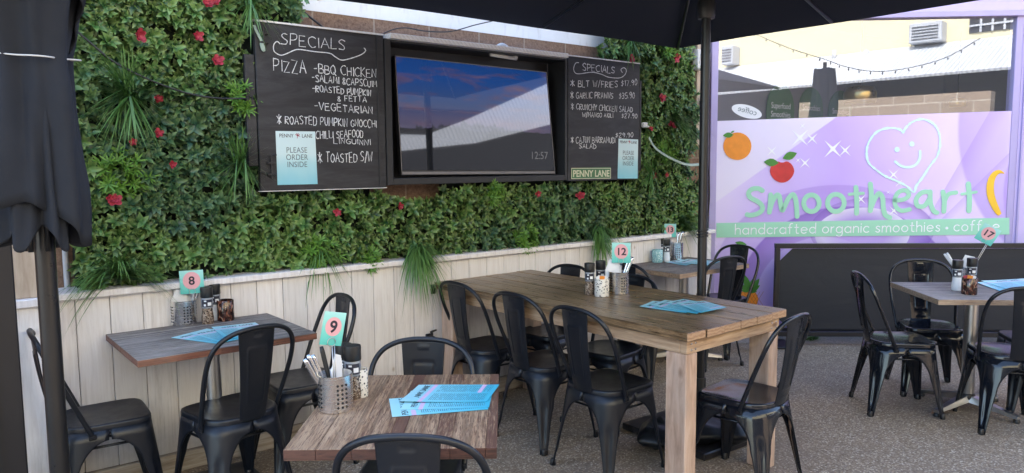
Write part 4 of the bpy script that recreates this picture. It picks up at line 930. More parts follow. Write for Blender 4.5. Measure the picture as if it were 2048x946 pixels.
a = refl(1985, 200, -9.6)
t = tag(mk('stone_wall', (lambda b: (box2(b, (refl(1600, 215, -9.6).x, -9.9, 0), (a.x, -9.6, 2.80)), b)[1])(NB()), M['stone']), 'tan stone block wall reflected low in the shop window', 'wall')
t = thing('panel', 'slanting white awning added for its reflection in the television', 'panel', (9, -8.4, 0))  # added panel, shaped to give the television its slanting white reflection
bm = NB(); poly(bm, [Vector(p)-Vector((9, -8.4, 0)) for p in ((6.6, -8.2, 2.22), (9.0, -8.2, 2.45), (11.6, -8.2, 3.0), (11.6, -8.5, 3.95), (9.0, -8.5, 2.95), (8.0, -8.5, 2.62), (6.6, -8.5, 2.62))], .03, (0, .9, .3)); mk('panel_sheet', bm, M['roof'], t)
for x_ in (6.7, 11.5):
    bm = NB(); tube(bm, [(x_-9, -.05, 0), (x_-9, -.05, 2.25 if x_ < 9 else 3.0)], .04, 10); mk('post', bm, M['pole'], t, smooth=True)
t = thing('string_lights', 'string of small bulbs sagging across the court', 'string lights', (3, -7, 3.3))
P = cr([refl(x, y, -7)-Vector((3, -7, 3.3)) for x, y in ((1515, 68), (1580, 95), (1650, 117), (1700, 134), (1760, 142), (1830, 133), (1900, 112), (1965, 75))], 8)
bm = NB(); tube(bm, P, .006, 5); mk('wire', bm, M['rubber'], t)
for p in P[3::3]:
    bm = NB(); lathe(bm, [(.003, 0), (.008, -.015), (.012, -.035), (.008, -.05), (.0, -.055)], 8, p); mk('bulb', bm, M['rubber'], t)

# ---- black banner screen -------------------------------------------------------
a = onz(1545, 690); tA = (a-SP).dot(SD); oA = (a-SP).dot(SN)
ba = thing('banner_screen', 'low black fabric screen stretched in a black frame before the shop', 'screen', a, SROT)
def bzz(px, py): z = onshop(px, py, oA); return z[0]-tA, z[1]
zt, zb_ = bzz(1560, 487)[1], .12; wl_ = 2.62
bm = NB()
for x_ in (0, wl_-.04): box2(bm, (x_, -.02, .02), (x_+.04, .02, zt-.0405), bev=.003)
box2(bm, (-.002, -.022, zt-.04), (wl_+.002, .022, zt), bev=.003); box2(bm, (.0405, -.02, zb_-.04), (wl_-.0405, .02, zb_), bev=.003)
mk('frame', bm, M['frame_clean'], ba)
bm = NB(); i_ = .02; cc = .085
poly(bm, [Vector(p) for p in ((.04+i_+cc, .004, zb_+i_), (wl_-.04-i_-cc, .004, zb_+i_), (wl_-.04-i_, .004, zb_+i_+cc), (wl_-.04-i_, .004, zt-.04-i_-cc), (wl_-.04-i_-cc, .004, zt-.04-.004), (.04+i_+cc, .004, zt-.04-.004), (.04+.004, .004, zt-.04-i_-cc), (.04+.004, .004, zb_+i_+cc))], .004, NRM)
mk('fabric', bm, M['banner'], ba)
for x_ in (.02, wl_-.02):
    bm = NB(); box2(bm, (x_-.12, -.16, .003), (x_+.12, .16, .019), bev=.003); mk('foot_plate', bm, M['frame_clean'], ba)

# ---- umbrellas -------------------------------------------------------------------
PX, PY = 3.50, -1.37
um = thing('open_umbrella', 'large open black square umbrella standing beside the long plank table', 'umbrella', (PX, PY, 0))
k0 = ony(1355, 97, -.12); A1 = k0.x-PX; A2 = k0.y-PY; HZ = k0.z; PK = 3.0
bm = NB(); tube(bm, [(0, 0, .05), (0, 0, 1.5), (0, 0, PK+.02)], .026, 20); mk('pole', bm, M['pole'], um, smooth=True, auto=40)
bm = NB(); lathe(bm, [(.031, .60), (.033, .605), (.033, .69), (.031, .695)], 20); lathe(bm, [(.034, .05), (.036, .055), (.034, .32), (.033, .325)], 20); mk('collar', bm, M['pole'], um, smooth=True, auto=40)
bm = NB(); tube(bm, [(.03, -.01, .62), (.075, -.02, .62)], .008, 8); lathe(bm, [(0, -.02), (.024, -.014), (.027, 0), (.024, .014), (0, .02)], 12, (.088, -.022, .62)); mk('knob', bm, M['rubber'], um, smooth=True)
AW, AE = -1.75, A1; AS, AN = -1.45, A2
cn = [Vector((AE, AN, HZ)), Vector((AE, AS, HZ)), Vector((AW, AS, HZ)), Vector((AW, AN, HZ))]; top = Vector((0, 0, PK))
bm = NB(); nu, nv = 14, 8
for k_ in range(4):
    p, q = cn[k_], cn[(k_+1) % 4]; g = []
    for j in range(nv+1):
        v = j/nv; row = []
        for i in range(nu+1):
            u = i/nu; hem = p*(1-u)+q*u; hem = hem+(Vector((0, 0, 1))*.05-hem.normalized()*.05)*(4*u*(1-u))*(.8+.3*math.sin(u*9))
            pt = hem*(1-v)+top*v; pt.z -= .05*math.sin(math.pi*v)*(4*u*(1-u))*.6; row.append(pt)
        g.append(row)
    for lay in (0, .006):
        vv = [[bm.verts.new(x_+Vector((0, 0, lay))) for x_ in row] for row in g]
        for j in range(nv):
            for i in range(nu):
                try: bm.faces.new((vv[j][i], vv[j][i+1], vv[j+1][i+1], vv[j+1][i]))
                except Exception: pass
bmesh.ops.remove_doubles(bm, verts=bm.verts, dist=1e-4)
mk('canopy', bm, M['navy'], um, smooth=True)
for p in cn+[(cn[i]+cn[(i+1) % 4])/2 for i in range(4)]:
    bm = NB(); e = Vector(p)*(.985 if p in cn else .90); e.z = HZ-.0+.02; d = (top-e); tube(bm, [e+Vector((0, 0, -.028)), e+d*.5+Vector((0, 0, -.05)), e+d*.97+Vector((0, 0, -.04))], .011, 8); mk('rib', bm, M['pole'], um, smooth=True)
bm = NB(); lathe(bm, [(.045, 2.35), (.05, 2.37), (.05, 2.43), (.045, 2.45)], 16); mk('hub', bm, M['rubber'], um, smooth=True, auto=40)
qa, qb = onz(1243.5, 858.6), onz(1550, 873); di = Vector((qb.x-qa.x, qb.y-qa.y, 0)); sd_ = di.length/math.sqrt(2); ang = math.atan2(di.y, di.x)+math.pi/4
bc = (qa+qb)/2
bm = NB(); box(bm, (bc.x-PX, bc.y-PY, .022), (sd_, sd_, .04), rot=ang, bev=.006); mk('base_plate', bm, M['frame_clean'], um)
def sandbag(px, py, rot, sx, sy, label, seed):
    c = onz(px, py, .05); r_ = random.Random(seed); bm = NB(); bmesh.ops.create_uvsphere(bm, u_segments=36, v_segments=18, radius=1)
    ph = [r_.uniform(0, 6) for _ in range(8)]
    for v in bm.verts:
        x_, y_, z_ = v.co; f = lambda q: math.copysign(abs(q)**.5, q)
        x2_, y2_, z2_ = f(x_), f(y_), math.copysign(abs(z_)**.8, z_)
        wr = .10*math.sin(x2_*7+ph[0]+y2_*3)*math.sin(y2_*6+ph[1])+.06*math.sin(x2_*15+ph[2])+.05*math.sin(y2_*17+ph[3])
        edge = max(abs(x2_), abs(y2_)); v.co = Vector((x2_*sx*(1+.05*math.sin(y2_*5+ph[4])), y2_*sy*(1+.05*math.sin(x2_*4+ph[5])), .05*(z2_*(1-.55*edge**4))*(1+wr*2)*1.1))
    o = mk('sandbag', bm, M['rock'], None, smooth=True, loc=(c.x, c.y, .098), rot=rot); tag(o, label, 'sandbag', 'sandbags weighing down the umbrella base')
sandbag(1422, 872, -.75, .20, .16, 'creased black sandbag on the right of the umbrella base under the plank table', 2)
sandbag(1330, 885, .5, .17, .14, 'flat black sandbag on the left of the umbrella base behind the pine leg', 3)
sandbag(1505, 850, .2, .13, .11, 'small black sandbag at the back corner of the umbrella base', 5)
bm = NB(); hx = [(.03*math.cos(a*.7), .03*math.sin(a*.7), 1.13+.002*a) for a in range(30)]; tube(bm, cr(hx, 2), .004, 6)
tube(bm, cr([(.028, .0, 1.19), (.045, -.01, 1.35), (.03, -.01, 1.6), (.034, 0, 1.9), (.03, 0, 2.3), (.034, 0, 2.7)], 8), .004, 6); tube(bm, cr([(.03, -.005, 1.14), (.036, 0, .95), (.03, 0, .8)], 6), .004, 6)
bm.transform(Matrix.Translation((PX, PY, 0))); tag(mk('lamp_flex', bm, M['rubber'], smooth=True), 'black flex wound round and running up the open umbrella pole', 'cable')

def closed_umbrella(loc, rot, label, zc=0.0, sc=1.0, seed=0):
    t = thing('closed_umbrella', label, 'umbrella', loc, rot); r_ = random.Random(seed)
    bm = NB(); tube(bm, [(0, 0, .02), (0, 0, 1.5), (0, 0, 2.95+zc)], .028, 20); mk('pole', bm, M['pole'], t, smooth=True, auto=40)
    ph = [r_.uniform(0, 6.28) for _ in range(6)]
    def cloth(name, z0, z1, prof, hem, fold, nf, twist):
        bm = NB(); n1, n2 = 120, 44; rings = []
        for j in range(n2+1):
            v = j/n2; row = []
            for i in range(n1):
                th = 6.2832*i/n1; hz = z0+hem(th); z = hz*(1-v)+z1*v
                rad = prof(z); f = fold*(.35+.65*(1-v))
                w = math.sin(nf*th+twist*z+ph[0])+.5*math.sin((nf*2+1)*th-2*twist*z+ph[1])+.10*math.sin(17*th+7*z+ph[2])
                w2 = .55*math.sin(9*z+3*th+ph[3])+.3*math.sin(17*z-2*th+ph[5])
                rr = rad*(1+f*(w*.6+w2*.35)); row.append(bm.verts.new((rr*math.cos(th), rr*math.sin(th), z+.01*math.sin(nf*th+ph[4]))))
            rings.append(row)
        for a_, b_ in zip(rings, rings[1:]):
            for i in range(n1): bm.faces.new((a_[i], a_[(i+1) % n1], b_[(i+1) % n1], b_[i]))
        o = mk(name, bm, M['cloth'], t, smooth=True); md = o.modifiers.new('thick', 'SOLIDIFY'); md.thickness = .004
    tie = 1.885
    def pr(z):
        if z > tie: return (.100+.035*min(1, (z-tie)/.18)*(1 if z < 2.3 else max(.12, 1-(z-2.3)/.75)))*sc
        return (.098+.026*min(1, (tie-z)/.46)**.8)*sc
    def pr2(z): return pr(z)*.80
    cloth('canopy', 1.37, 2.94, pr, lambda th: .06+.065*math.sin(th+.9)+.03*math.sin(3*th+1)+.008*math.sin(7*th), .30, 4, 1.6)
    cloth('inner_folds', 1.355, 1.75, pr2, lambda th: .03*math.sin(6*th), .42, 7, 1.5)
    cloth('vent_flap', 1.79, 2.95, lambda z: pr(z)*1.06 if z > tie else pr(z)*1.09, lambda th: .10+.22*abs(math.sin(th*1.0-1.05)) , .22, 4, .6)
    bm = NB(); tube(bm, [((pr(tie)+.016)*math.cos(R(a))*(1+.10*math.sin(5*R(a)+1.2*tie+ph[0])), (pr(tie)+.016)*math.sin(R(a))*(1+.10*math.sin(5*R(a)+1.2*tie+ph[0])), tie+.012*math.sin(R(a)+2)) for a in range(0, 360, 8)], .0026, 6, closed=True); mk('tie_cord', bm, M['conduit'], t, smooth=True)
    for k_ in range(8):
        a = 6.2832*k_/8+.2; rr = .05 if k_ % 2 else .06
        bm = NB(); tube(bm, [(rr*math.cos(a), rr*math.sin(a), 1.315), (rr*.8*math.cos(a), rr*.8*math.sin(a), 2.8)], .008, 6); mk('rib', bm, M['pole'], t, smooth=True)
    bm = NB(); lathe(bm, [(.20, .02), (.24, .03), (.24, .06), (.05, .075), (.04, .3), (.03, .31)], 28); mk('base', bm, M['frame_clean'], t, smooth=True, auto=35)
    return t
pa = CAM+ray(94, 560)*2.26
closed_umbrella((pa.x, pa.y, 0), 2.2, 'tied black umbrella with drooping folds at the far left before the planter')
qq = refl(1652, 150, -5.4)
closed_umbrella((qq.x, -5.4, 0), .6, 'tied black umbrella reflected in the middle of the shop window', zc=.1, sc=1.35, seed=4)
# ================================================================ CHAIRS
def outline(th, gx=.178, gf=.178, gr_=.186):
    c, s_ = math.cos(th), math.sin(th); n_ = 6.0 if s_ > 0 else 3.1
    e = (abs(c)**n_+abs(s_)**n_)**(-1/n_)
    # blend exponent near the sides
    return Vector((gx*c*e, (gf if s_ > 0 else gr_)*s_*e, 0))
def make_chair(mat, name):
    t = thing(name, 'chair', 'chair')
    m = M[mat]
    # seat pan with rolled rim
    bm = NB(); n_ = 56; rings = []
    for sc, z in ((.30, .4475), (.6, .449), (.84, .452), (.92, .455), (.965, .4555), (.99, .4525), (1.0, .446), (1.001, .438), (1.004, .4355), (1.003, .4315), (.99, .431), (.97, .44)):
        rings.append([bm.verts.new(outline(6.2832*i/n_)*sc+Vector((0, 0, z))) for i in range(n_)])
    bm.faces.new(rings[0])
    for a, b in zip(rings, rings[1:]):
        for i in range(n_): bm.faces.new((a[i], a[(i+1) % n_], b[(i+1) % n_], b[i]))
    mk('seat', bm, m, t, smooth=True, auto=60)
    zt = .4325
    for sx, sy in ((1, 1), (-1, 1), (-1, -1), (1, -1)):
        t0_ = math.atan2(sy, sx); oc = outline(t0_); foot = Vector((sx*.196, sy*.207, 0))-Vector((oc.x*.97, oc.y*.97, 0)); cd = Vector((sx, sy, 0)).normalized()
        bm = NB(); rows = []; nc = 15
        levels = [(zt, 1.0), (.385, 1.0)]
        for k in range(1, 10):
            v = (k/9)**2; hw = 1-.70*math.sqrt(max(0, 1-(1-v)**2)); levels.append((.385-.150*v, hw))
        for k in range(1, 9):
            u = k/8; levels.append((.235*(1-u)+.004*u, .30-.175*u**.75))
        for z, hw in levels:
            f = ((zt-z)/zt); row = []
            for i in range(nc):
                q = (i/(nc-1)*2-1); p = outline(t0_+q*hw*math.pi/4)*1.0
                sh = foot*(f**1.05)
                gv = -.009*max(0, 1-(abs(q)/.42)**2)*min(1, max(0, (.30-z)/.05))*min(1, max(0, (z-.05)/.04))
                row.append(bm.verts.new(p+sh+cd*gv+Vector((0, 0, z))))
            rows.append(row)
        for a, b in zip(rows, rows[1:]):
            for i in range(nc-1): bm.faces.new((a[i], a[i+1], b[i+1], b[i]))
        lg = mk('leg', bm, m, t, smooth=True); md = lg.modifiers.new('sheet', 'SOLIDIFY'); md.thickness = .007; md.offset = -1 if True else 0
        bm = NB(); lathe(bm, [(.014, 0), (.015, .004), (.014, .03), (.011, .034)], 10, (oc.x+foot.x-cd.x*.006, oc.y+foot.y-cd.y*.006, 0)); mk('foot_cap', bm, M['rubber'], lg, smooth=True, auto=40)
    bm = NB()
    for sx in (1, -1): tube(bm, [(sx*.146, .15, .350), (-sx*.128, -.138, .350)], .006, 6)
    for a, b in (((.150, .160), (-.150, .160)), ((.135, -.150), (-.135, -.150)), ((.158, .14), (.150, -.125)), ((-.158, .14), (-.150, -.125))): tube(bm, [(a[0], a[1], .352), (b[0], b[1], .352)], .006, 6)
    mk('stretcher', bm, m, t, smooth=True)
    half = [(.184, -.07, .418), (.192, -.10, .49), (.203, -.142, .59), (.208, -.182, .685), (.198, -.214, .765), (.165, -.236, .818), (.11, -.25, .848), (.05, -.257, .859), (0, -.258, .861)]
    bm = NB(); tube(bm, cr(half+[(-x, y, z) for x, y, z in reversed(half[:-1])], 7), .0108, 12); mk('back_hoop', bm, m, t, smooth=True)
    bm = NB(); nx, ny = 33, 48; rows = []
    for j in range(ny+1):
        v = j/ny; w = .062+.026*v; z = .432+.424*v; y = -.189-.068*v-.010*math.sin(math.pi*v); row = []
        for i in range(nx+1):
            u = i/nx*2-1; X = u*w; d = 0
            ex = abs(abs(X)-.040*(.85+.3*v)); ey = min(abs(v-.20), abs(v-.80))*.43
            if abs(X) < .040*(.85+.3*v)+.004 and .19 < v < .81:
                dd = min(ex, ey); d = .0045*max(0, 1-(dd/.0055)**2)
            if abs(v-.10) < .012 and abs(X) < .03: d = .003*(1-abs(v-.10)/.012)
            if abs(v-.93) < .01 and abs(X) < .022: d = -.004
            row.append(bm.verts.new((X, y-.012*u*u*0+.010*(u*u)-d, z)))
        rows.append(row)
    for a, b in zip(rows, rows[1:]):
        for i in range(nx): bm.faces.new((a[i], a[i+1], b[i+1], b[i]))
    sp = mk('backrest', bm, m, t, smooth=True); md = sp.modifiers.new('sheet', 'SOLIDIFY'); md.thickness = .0035; md.offset = 0
    for sx in (1, -1):
        bm = NB(); box(bm, (sx*.184, -.068, .412), (.012, .030, .026), bev=.003); tube(bm, [(sx*.188, -.068, .412), (sx*.195, -.068, .412)], .008, 8); mk('bracket', bm, m, t)
    return t
ch_m = make_chair('chair_matt_black', 'metal_chair'); ch_g = make_chair('chair_gloss_black', 'metal_chair')
used = {}
def chair(kind, x, y, deg, label, group):
    src = ch_m if kind == 'm' else ch_g
    if kind not in used:
        used[kind] = 1; src.location = (x, y, 0); src.rotation_euler = (0, 0, R(deg)); src['label'] = label; src['group'] = group
    else: dup(src, (x, y, 0), R(deg), label, group)
g8, g9, g12, g13, g17 = 'black metal chairs round table 8', 'black metal chairs round table 9', 'black metal chairs along the long plank table', 'black metal chairs round table 13', 'black metal chairs round table 17'
chair('m', .625, -.265, 267, 'matt black chair behind the left umbrella pole facing along the white boards', g8)
chair('m', 1.10, -.545, 11, 'matt black chair with its back to the viewer tucked under table 8', g8)
chair('m', 1.545, -.30, 88, 'matt black chair at the right end of table 8, partly behind number card 9', g8)
chair('m', 1.405, -1.645, 137, 'matt black chair on the far side of table 9 facing the viewer', g9)
chair('m', 1.135, -2.165, 318, 'matt black chair nearest the viewer, its back against the front edge of table 9', g9)
chair('m', 2.745, -.345, 272, 'matt black chair on the left of the plank table nearest the white boards', g12)
chair('m', 2.765, -.855, 273, 'matt black middle chair of three on the left side of the plank table', g12)
chair('m', 2.735, -1.375, 271, 'matt black chair on the left side of the plank table nearest the viewer', g12)
chair('m', 3.27, -.30, 98, 'black chair on the far side of the plank table closest to the white boards', g12)
chair('m', 3.235, -.90, 98, 'black chair on the far side of the plank table behind the cutlery caddy', g12)
chair('g', 3.10, -1.935, 6, 'glossy black chair at the right hand end of the plank table beside the pine leg', g12)
chair('m', 4.13, -.45, 268, 'black chair on the left side of table 13, half hidden behind number card 12', g13)
chair('g', 5.17, -.32, 92, 'black chair at the right end of table 13 against the pineapple print', g13)
chair('m', 4.765, -.455, 350, 'black chair in front of table 13 just right of the umbrella pole', g13)
chair('g', 4.80, -1.90, 223, 'glossy black chair on the left side of table 17 seen from its side', g17)
chair('g', 5.355, -1.86, 128, 'glossy black chair behind table 17 facing the viewer before the black screen', g17)
chair('g', 4.975, -2.455, 309, 'glossy black chair in front of table 17 cut by the right edge of the photo', g17)
chair('m', 5.46, -2.46, 38, 'black chair at the far right of table 17 mostly hidden by the front chair', g17)

# ================================================================ TABLES
def slab(bm, c, s, bev=.002, tint=None, top=0, side=1, endy=None, store=None):
    fs = box(bm, c, s, bev=bev)
    bm.normal_update()
    for f in fs:
        n_ = f.normal
        if abs(n_.z) > .5: f.material_index = top
        elif endy is not None and abs(n_.y) > .5: f.material_index = endy
        else: f.material_index = side
    if store is not None: store.append((len(bm.faces), tint))
def quad_fit(px, z):
    P = [onz(*q, z) for q in px]; c = sum(P, Vector())/4; ex = ((P[1]-P[0])+(P[2]-P[3]))/2; ey = ((P[3]-P[0])+(P[2]-P[1]))/2
    return c, ex.length, ey.length, math.atan2(ex.y, ex.x)
def pedestal(t, h, style, rot=0):
    bm = NB()
    if style == 'star':
        lathe(bm, [(.037, .07), (.038, .075), (.038, h-.012)], 24); mk('column', bm, M['chrome'], t, smooth=True, auto=40)
        for k in range(4):
            a = rot+k*math.pi/2; d = Vector((math.cos(a), math.sin(a), 0)); bm = NB()
            P = [d*.02+Vector((0, 0, .075)), d*.16+Vector((0, 0, .055)), d*.31+Vector((0, 0, .032))]; s_ = d.cross(Vector((0, 0, 1)))
            vs = []
            for p, w, hh in zip(P, (.032, .027, .018), (.035, .026, .014)): vs.append([bm.verts.new(p+s_*a_*w+Vector((0, 0, b_*hh))) for a_, b_ in ((-1, -.6), (1, -.6), (.75, .6), (-.75, .6))])
            for a_, b_ in zip(vs, vs[1:]):
                for i in range(4): bm.faces.new((a_[i], a_[(i+1) % 4], b_[(i+1) % 4], b_[i]))
            bm.faces.new(vs[0]); bm.faces.new(vs[-1]); lg = mk('leg', bm, M['chrome'], t)
            bm = NB(); lathe(bm, [(.019, 0), (.02, .012), (.014, .022)], 12, d*.30); mk('foot_pad', bm, M['rubber'], lg, smooth=True, auto=40)
        bm = NB(); lathe(bm, [(.045, .07), (.048, .085), (.044, .10), (.038, .105)], 20); mk('collar', bm, M['rubber'], t, smooth=True, auto=40)
    else:
        lathe(bm, [(.036, .03), (.036, h-.012)], 24); mk('column', bm, M['chrome'], t, smooth=True, auto=40)
        bm = NB(); box(bm, (0, 0, .012), (.42, .42, .02), bev=.006); lathe(bm, [(.06, .0225), (.055, .035), (.036, .045)], 20); mk('base', bm, M['frame_clean'], t)
    bm = NB(); box(bm, (0, 0, h-.0065), (.34, .06, .012)); box(bm, (0, 0, h-.0075), (.06, .34, .010)); mk('bearer', bm, M['frame_clean'], t)
def cafe_table(label, c, w, l, rot, z, mats, axis, planks, style='star', th=.032, prot=.5):
    t = thing('cafe_table', label, 'table', (c.x, c.y, 0), rot, 'small pedestal tables with weathered tops'); bm = NB(); st_ = []
    sp = w if axis == 1 else l; tot = sum(p[0] for p in planks); a = -sp/2
    for f_, ti in planks:
        b = a+sp*f_/tot
        if axis == 1: slab(bm, ((a+b)/2, 0, z-th/2), (b-a-.0006, l, th), .0012, ti, store=st_)
        else: slab(bm, (0, (a+b)/2, z-th/2), (w, b-a-.0006, th), .0012, ti, store=st_)
        a = b
    o = mk('tabletop', bm, [M[mats[0]], M[mats[1]]], t); set_tint(o.data, st_)
    pedestal(t, z-th, style, prot); return t
Z8, Z9, Z12, Z13, Z17 = .765, .74, .82, .765, .755
c9, w9, l9, r9 = quad_fit([(545.2, 898), (980, 897), (1008, 747), (697, 752)], Z9)
cafe_table('square café table with flaking brown plank top carrying number 9, nearest the viewer', c9, w9, l9, r9, Z9, ('top_brown', 'edge_dark'), 1, ((1, .1), (1.1, .0), (1.0, .15), (.45, 1.0), (1.05, .05), (.55, .5), (1.1, .1), (.35, .7)), 'star', .034, .3)
c8, w8, l8, r8 = quad_fit([(273.5, 718.5), (634.4, 668.8), (541.5, 626.6), (208.5, 667.2)], Z8)
cafe_table('rectangular grey weathered table carrying number 8 against the white boards', Vector((c8.x, min(c8.y, -l8/2-.005), 0)), w8, l8, 0, Z8, ('top_grey', 'edge_red'), 0, ((1, 0), (1, .1), (1, .05), (1, .15)), 'disc', .030)
a13, b13 = onz(1364.7, 549.4, Z13), onz(1494.7, 527, Z13); w13 = b13.x-a13.x; y13 = (a13.y+b13.y)/2
cafe_table('small weathered café table carrying number 13 in the corner by the shop', Vector(((a13.x+b13.x)/2, (y13-.004)/2, 0)), w13, -y13-.008, R(0), Z13, ('top_grey', 'edge_raw'), 0, ((1, .5), (1, .2), (1, .5), (1, .7)), 'star', .034, .9)
fl17, bl17 = onz(1875.5, 599.3, Z17), onz(1782, 564, Z17); d17 = (bl17-fl17); fx = Vector((d17.y, -d17.x, 0)).normalized()
fx = (fx+Vector((SD.x, SD.y, 0))).normalized(); c17 = fl17+d17/2+fx*.36; r17 = math.atan2(fx.y, fx.x)
cafe_table('pale weathered café table carrying number 17 at the right before the black screen', c17, .72, d17.length, r17, Z17, ('top_grey', 'edge_raw'), 0, ((1, 0), (1, .1), (1, .0), (1, .2)), 'star', .032, .55)
# long plank table
c12, w12, l12, r12 = quad_fit([(864.1, 564.7), (1365.9, 664), (1572, 619), (1058, 538)], Z12)
# corners are back-left, front-left, front-right, back-right: the first axis runs from the wall outwards
LL, WW = w12, l12; r12 = r12+math.pi/2
t12 = thing('plank_table', 'long heavy plank dining table on pine legs carrying number 12', 'table', (c12.x, c12.y-.02, 0), r12); TH = .040
rs = random.Random(2); bm = NB(); st_ = []; pw = WW/6
for k in range(6):
    slab(bm, (-WW/2+pw*(k+.5), rs.uniform(-.004, .004), Z12-TH/2+rs.uniform(-.0012, .0012)), (pw-.004, LL, TH), .003, rs.random(), 0, 0, 1, st_)
o = mk('tabletop', bm, [M['top_plank'], M['endgrain']], t12); set_tint(o.data, st_)
AH = .062; az = Z12-TH-AH/2-.0015; ins = .028
for s_ in (1, -1):
    bm = NB(); box(bm, (s_*(WW/2-ins-.018), 0, az), (.036, LL-2*ins-.075, AH), bev=.002); mk('apron', bm, M['pine_h'], t12)
    bm = NB(); box(bm, (0, s_*(LL/2-ins-.018), az), (WW-2*ins, .036, AH), bev=.002); mk('apron', bm, M['pine_h'], t12)
lx, ly = .082, .115
for sx in (1, -1):
    for sy in (1, -1):
        bm = NB(); h = Z12-TH-AH-.002
        box(bm, (sx*(WW/2-ins-lx/2-.002), sy*(LL/2-ins-ly/2-.002), h/2), (lx, ly, h), bev=.005); mk('leg', bm, M['pine_v'], t12)
bm = NB()
for px in (-WW/2+.06, -WW/2+.09, WW/2-.06, WW/2-.1):
    for dz in (-.014, .014): bm = NB(); tube(bm, [(px, -LL/2+ins+.001, az+dz), (px, -LL/2+ins-.003, az+dz)], .0055, 8); mk('screw_head', bm, M['steel'], t12)
bm = NB(); q = ony(866, 578, -.01); box(bm, q, (.03, .014, .06), bev=.002); box(bm, q+Vector((.0, -.03, .028)), (.028, .06, .004))
tag(mk('wall_bracket', bm, M['frame_clean']), 'small black angle bracket holding the plank table to the white boards', 'bracket')

# ================================================================ TABLE THINGS
def face_cam(p): return math.atan2(CAM.x-p.x, -(CAM.y-p.y))
def caddy(px, z, label, r=.056, h=.122, off=None, hz=None):
    p = onz(*px, z); t = thing('cutlery_caddy', label, 'cutlery caddy', (p.x, p.y, z), face_cam(p)+random.uniform(-.3, .3), 'perforated steel cutlery caddies')
    bm = NB(); lathe(bm, [(r*.97, .0015), (r, .006), (r, h-.003), (r+.0015, h), (r-.0015, h), (r-.002, h-.004), (r-.002, .012), (0.0, .012)], 40); mk('cup', bm, M['steel'], t, smooth=True, auto=40)
    bm = NB()
    for g in range(4):
        for c_ in range(3):
            a = g*math.pi/2+.5+(c_-1)*.26
            for k in range(6):
                zz = .02+k*.0148; d = Vector((math.cos(a), math.sin(a), 0)); u = Vector((-d.y, d.x, 0)); cc = d*(r+.0002)+Vector((0, 0, zz))
                poly(bm, [cc+u*.0042*math.cos(q*.785)+Vector((0, 0, .0042*math.sin(q*.785))) for q in range(8)], .0005, d)
    mk('perforations', bm, M['hole'], t); return p, t
def mill(px, z, label, kind='pepper', s=1.0):
    p = onz(*px, z); t = thing('spice_grinder', label, 'grinder', (p.x, p.y, z), face_cam(p), 'glass spice grinders with black caps'); r = .029*s
    bm = NB(); lathe(bm, [(r*.93, 0), (r, .004), (r, .03*s), (r*.86, .06*s), (r*.84, .078*s)], 28); mk('glass_body', bm, M['pepper' if kind == 'pepper' else 'salt'], t, smooth=True, auto=50)
    bm = NB(); lathe(bm, [(r*.85, .0785*s), (r*.93, .082*s), (r*.95, .126*s), (r*.9, .129*s)], 28); nk = mk('neck', bm, M['glass_neck'], t, smooth=True, auto=50)
    bm = NB(); rr = r*.965; n_ = 10
    rows = [[bm.verts.new((rr*math.sin(a_), -rr*math.cos(a_), zz*s)) for a_ in [(-.95+1.9*i/n_) for i in range(n_+1)]] for zz in (.086, .122)]
    for i in range(n_): bm.faces.new((rows[0][i], rows[0][i+1], rows[1][i+1], rows[1][i]))
    lb = mk('label', bm, M['label_b'], nk)
    bm = NB()
    for x0, x1_, z0, z1_ in ((-.5, -.1, .112, .118), (.1, .75, .092, .108), (-.55, -.2, .09, .1)):
        rw = [[bm.verts.new((rr*1.006*math.sin(a_), -rr*1.006*math.cos(a_), zz*s)) for a_ in [x0+(x1_-x0)*i/4 for i in range(5)]] for zz in (z0, z1_)]
        for i in range(4): bm.faces.new((rw[0][i], rw[0][i+1], rw[1][i+1], rw[1][i]))
    mk('label_print', bm, M['paper'], lb)
    bm = NB(); lathe(bm, [(r*.95, .1295*s), (r*1.02, .132*s), (r*1.0, .155*s), (r*1.03, .172*s), (r*.98, .180*s), (r*.7, .181*s)], 28); mk('cap', bm, M['rubber'], t, smooth=True, auto=45)
    return p
def jar(px, z, label, m, r=.039, h=.094, name='glass_jar', sach=None):
    p = onz(*px, z); t = thing(name, label, 'jar', (p.x, p.y, z), face_cam(p)); bm = NB(); lathe(bm, [(r*.96, 0), (r, .004), (r, h-.002), (r-.002, h), (r-.005, h-.002), (r-.005, .02), (0, .02)], 32); mk('pot', bm, M[m], t, smooth=True, auto=45)
    if sach:
        for k, (dx, dy, a) in enumerate(((0, 0, .1), (-.014, .004, -.3), (.012, .008, .35))):
            bm = NB(); box(bm, (dx, dy, h-.012), (.028, .005, .05), M=Matrix.Rotation(a, 4, 'Y')); mk('sugar_sachet', bm, M[sach[k % len(sach)]], t)
    return p
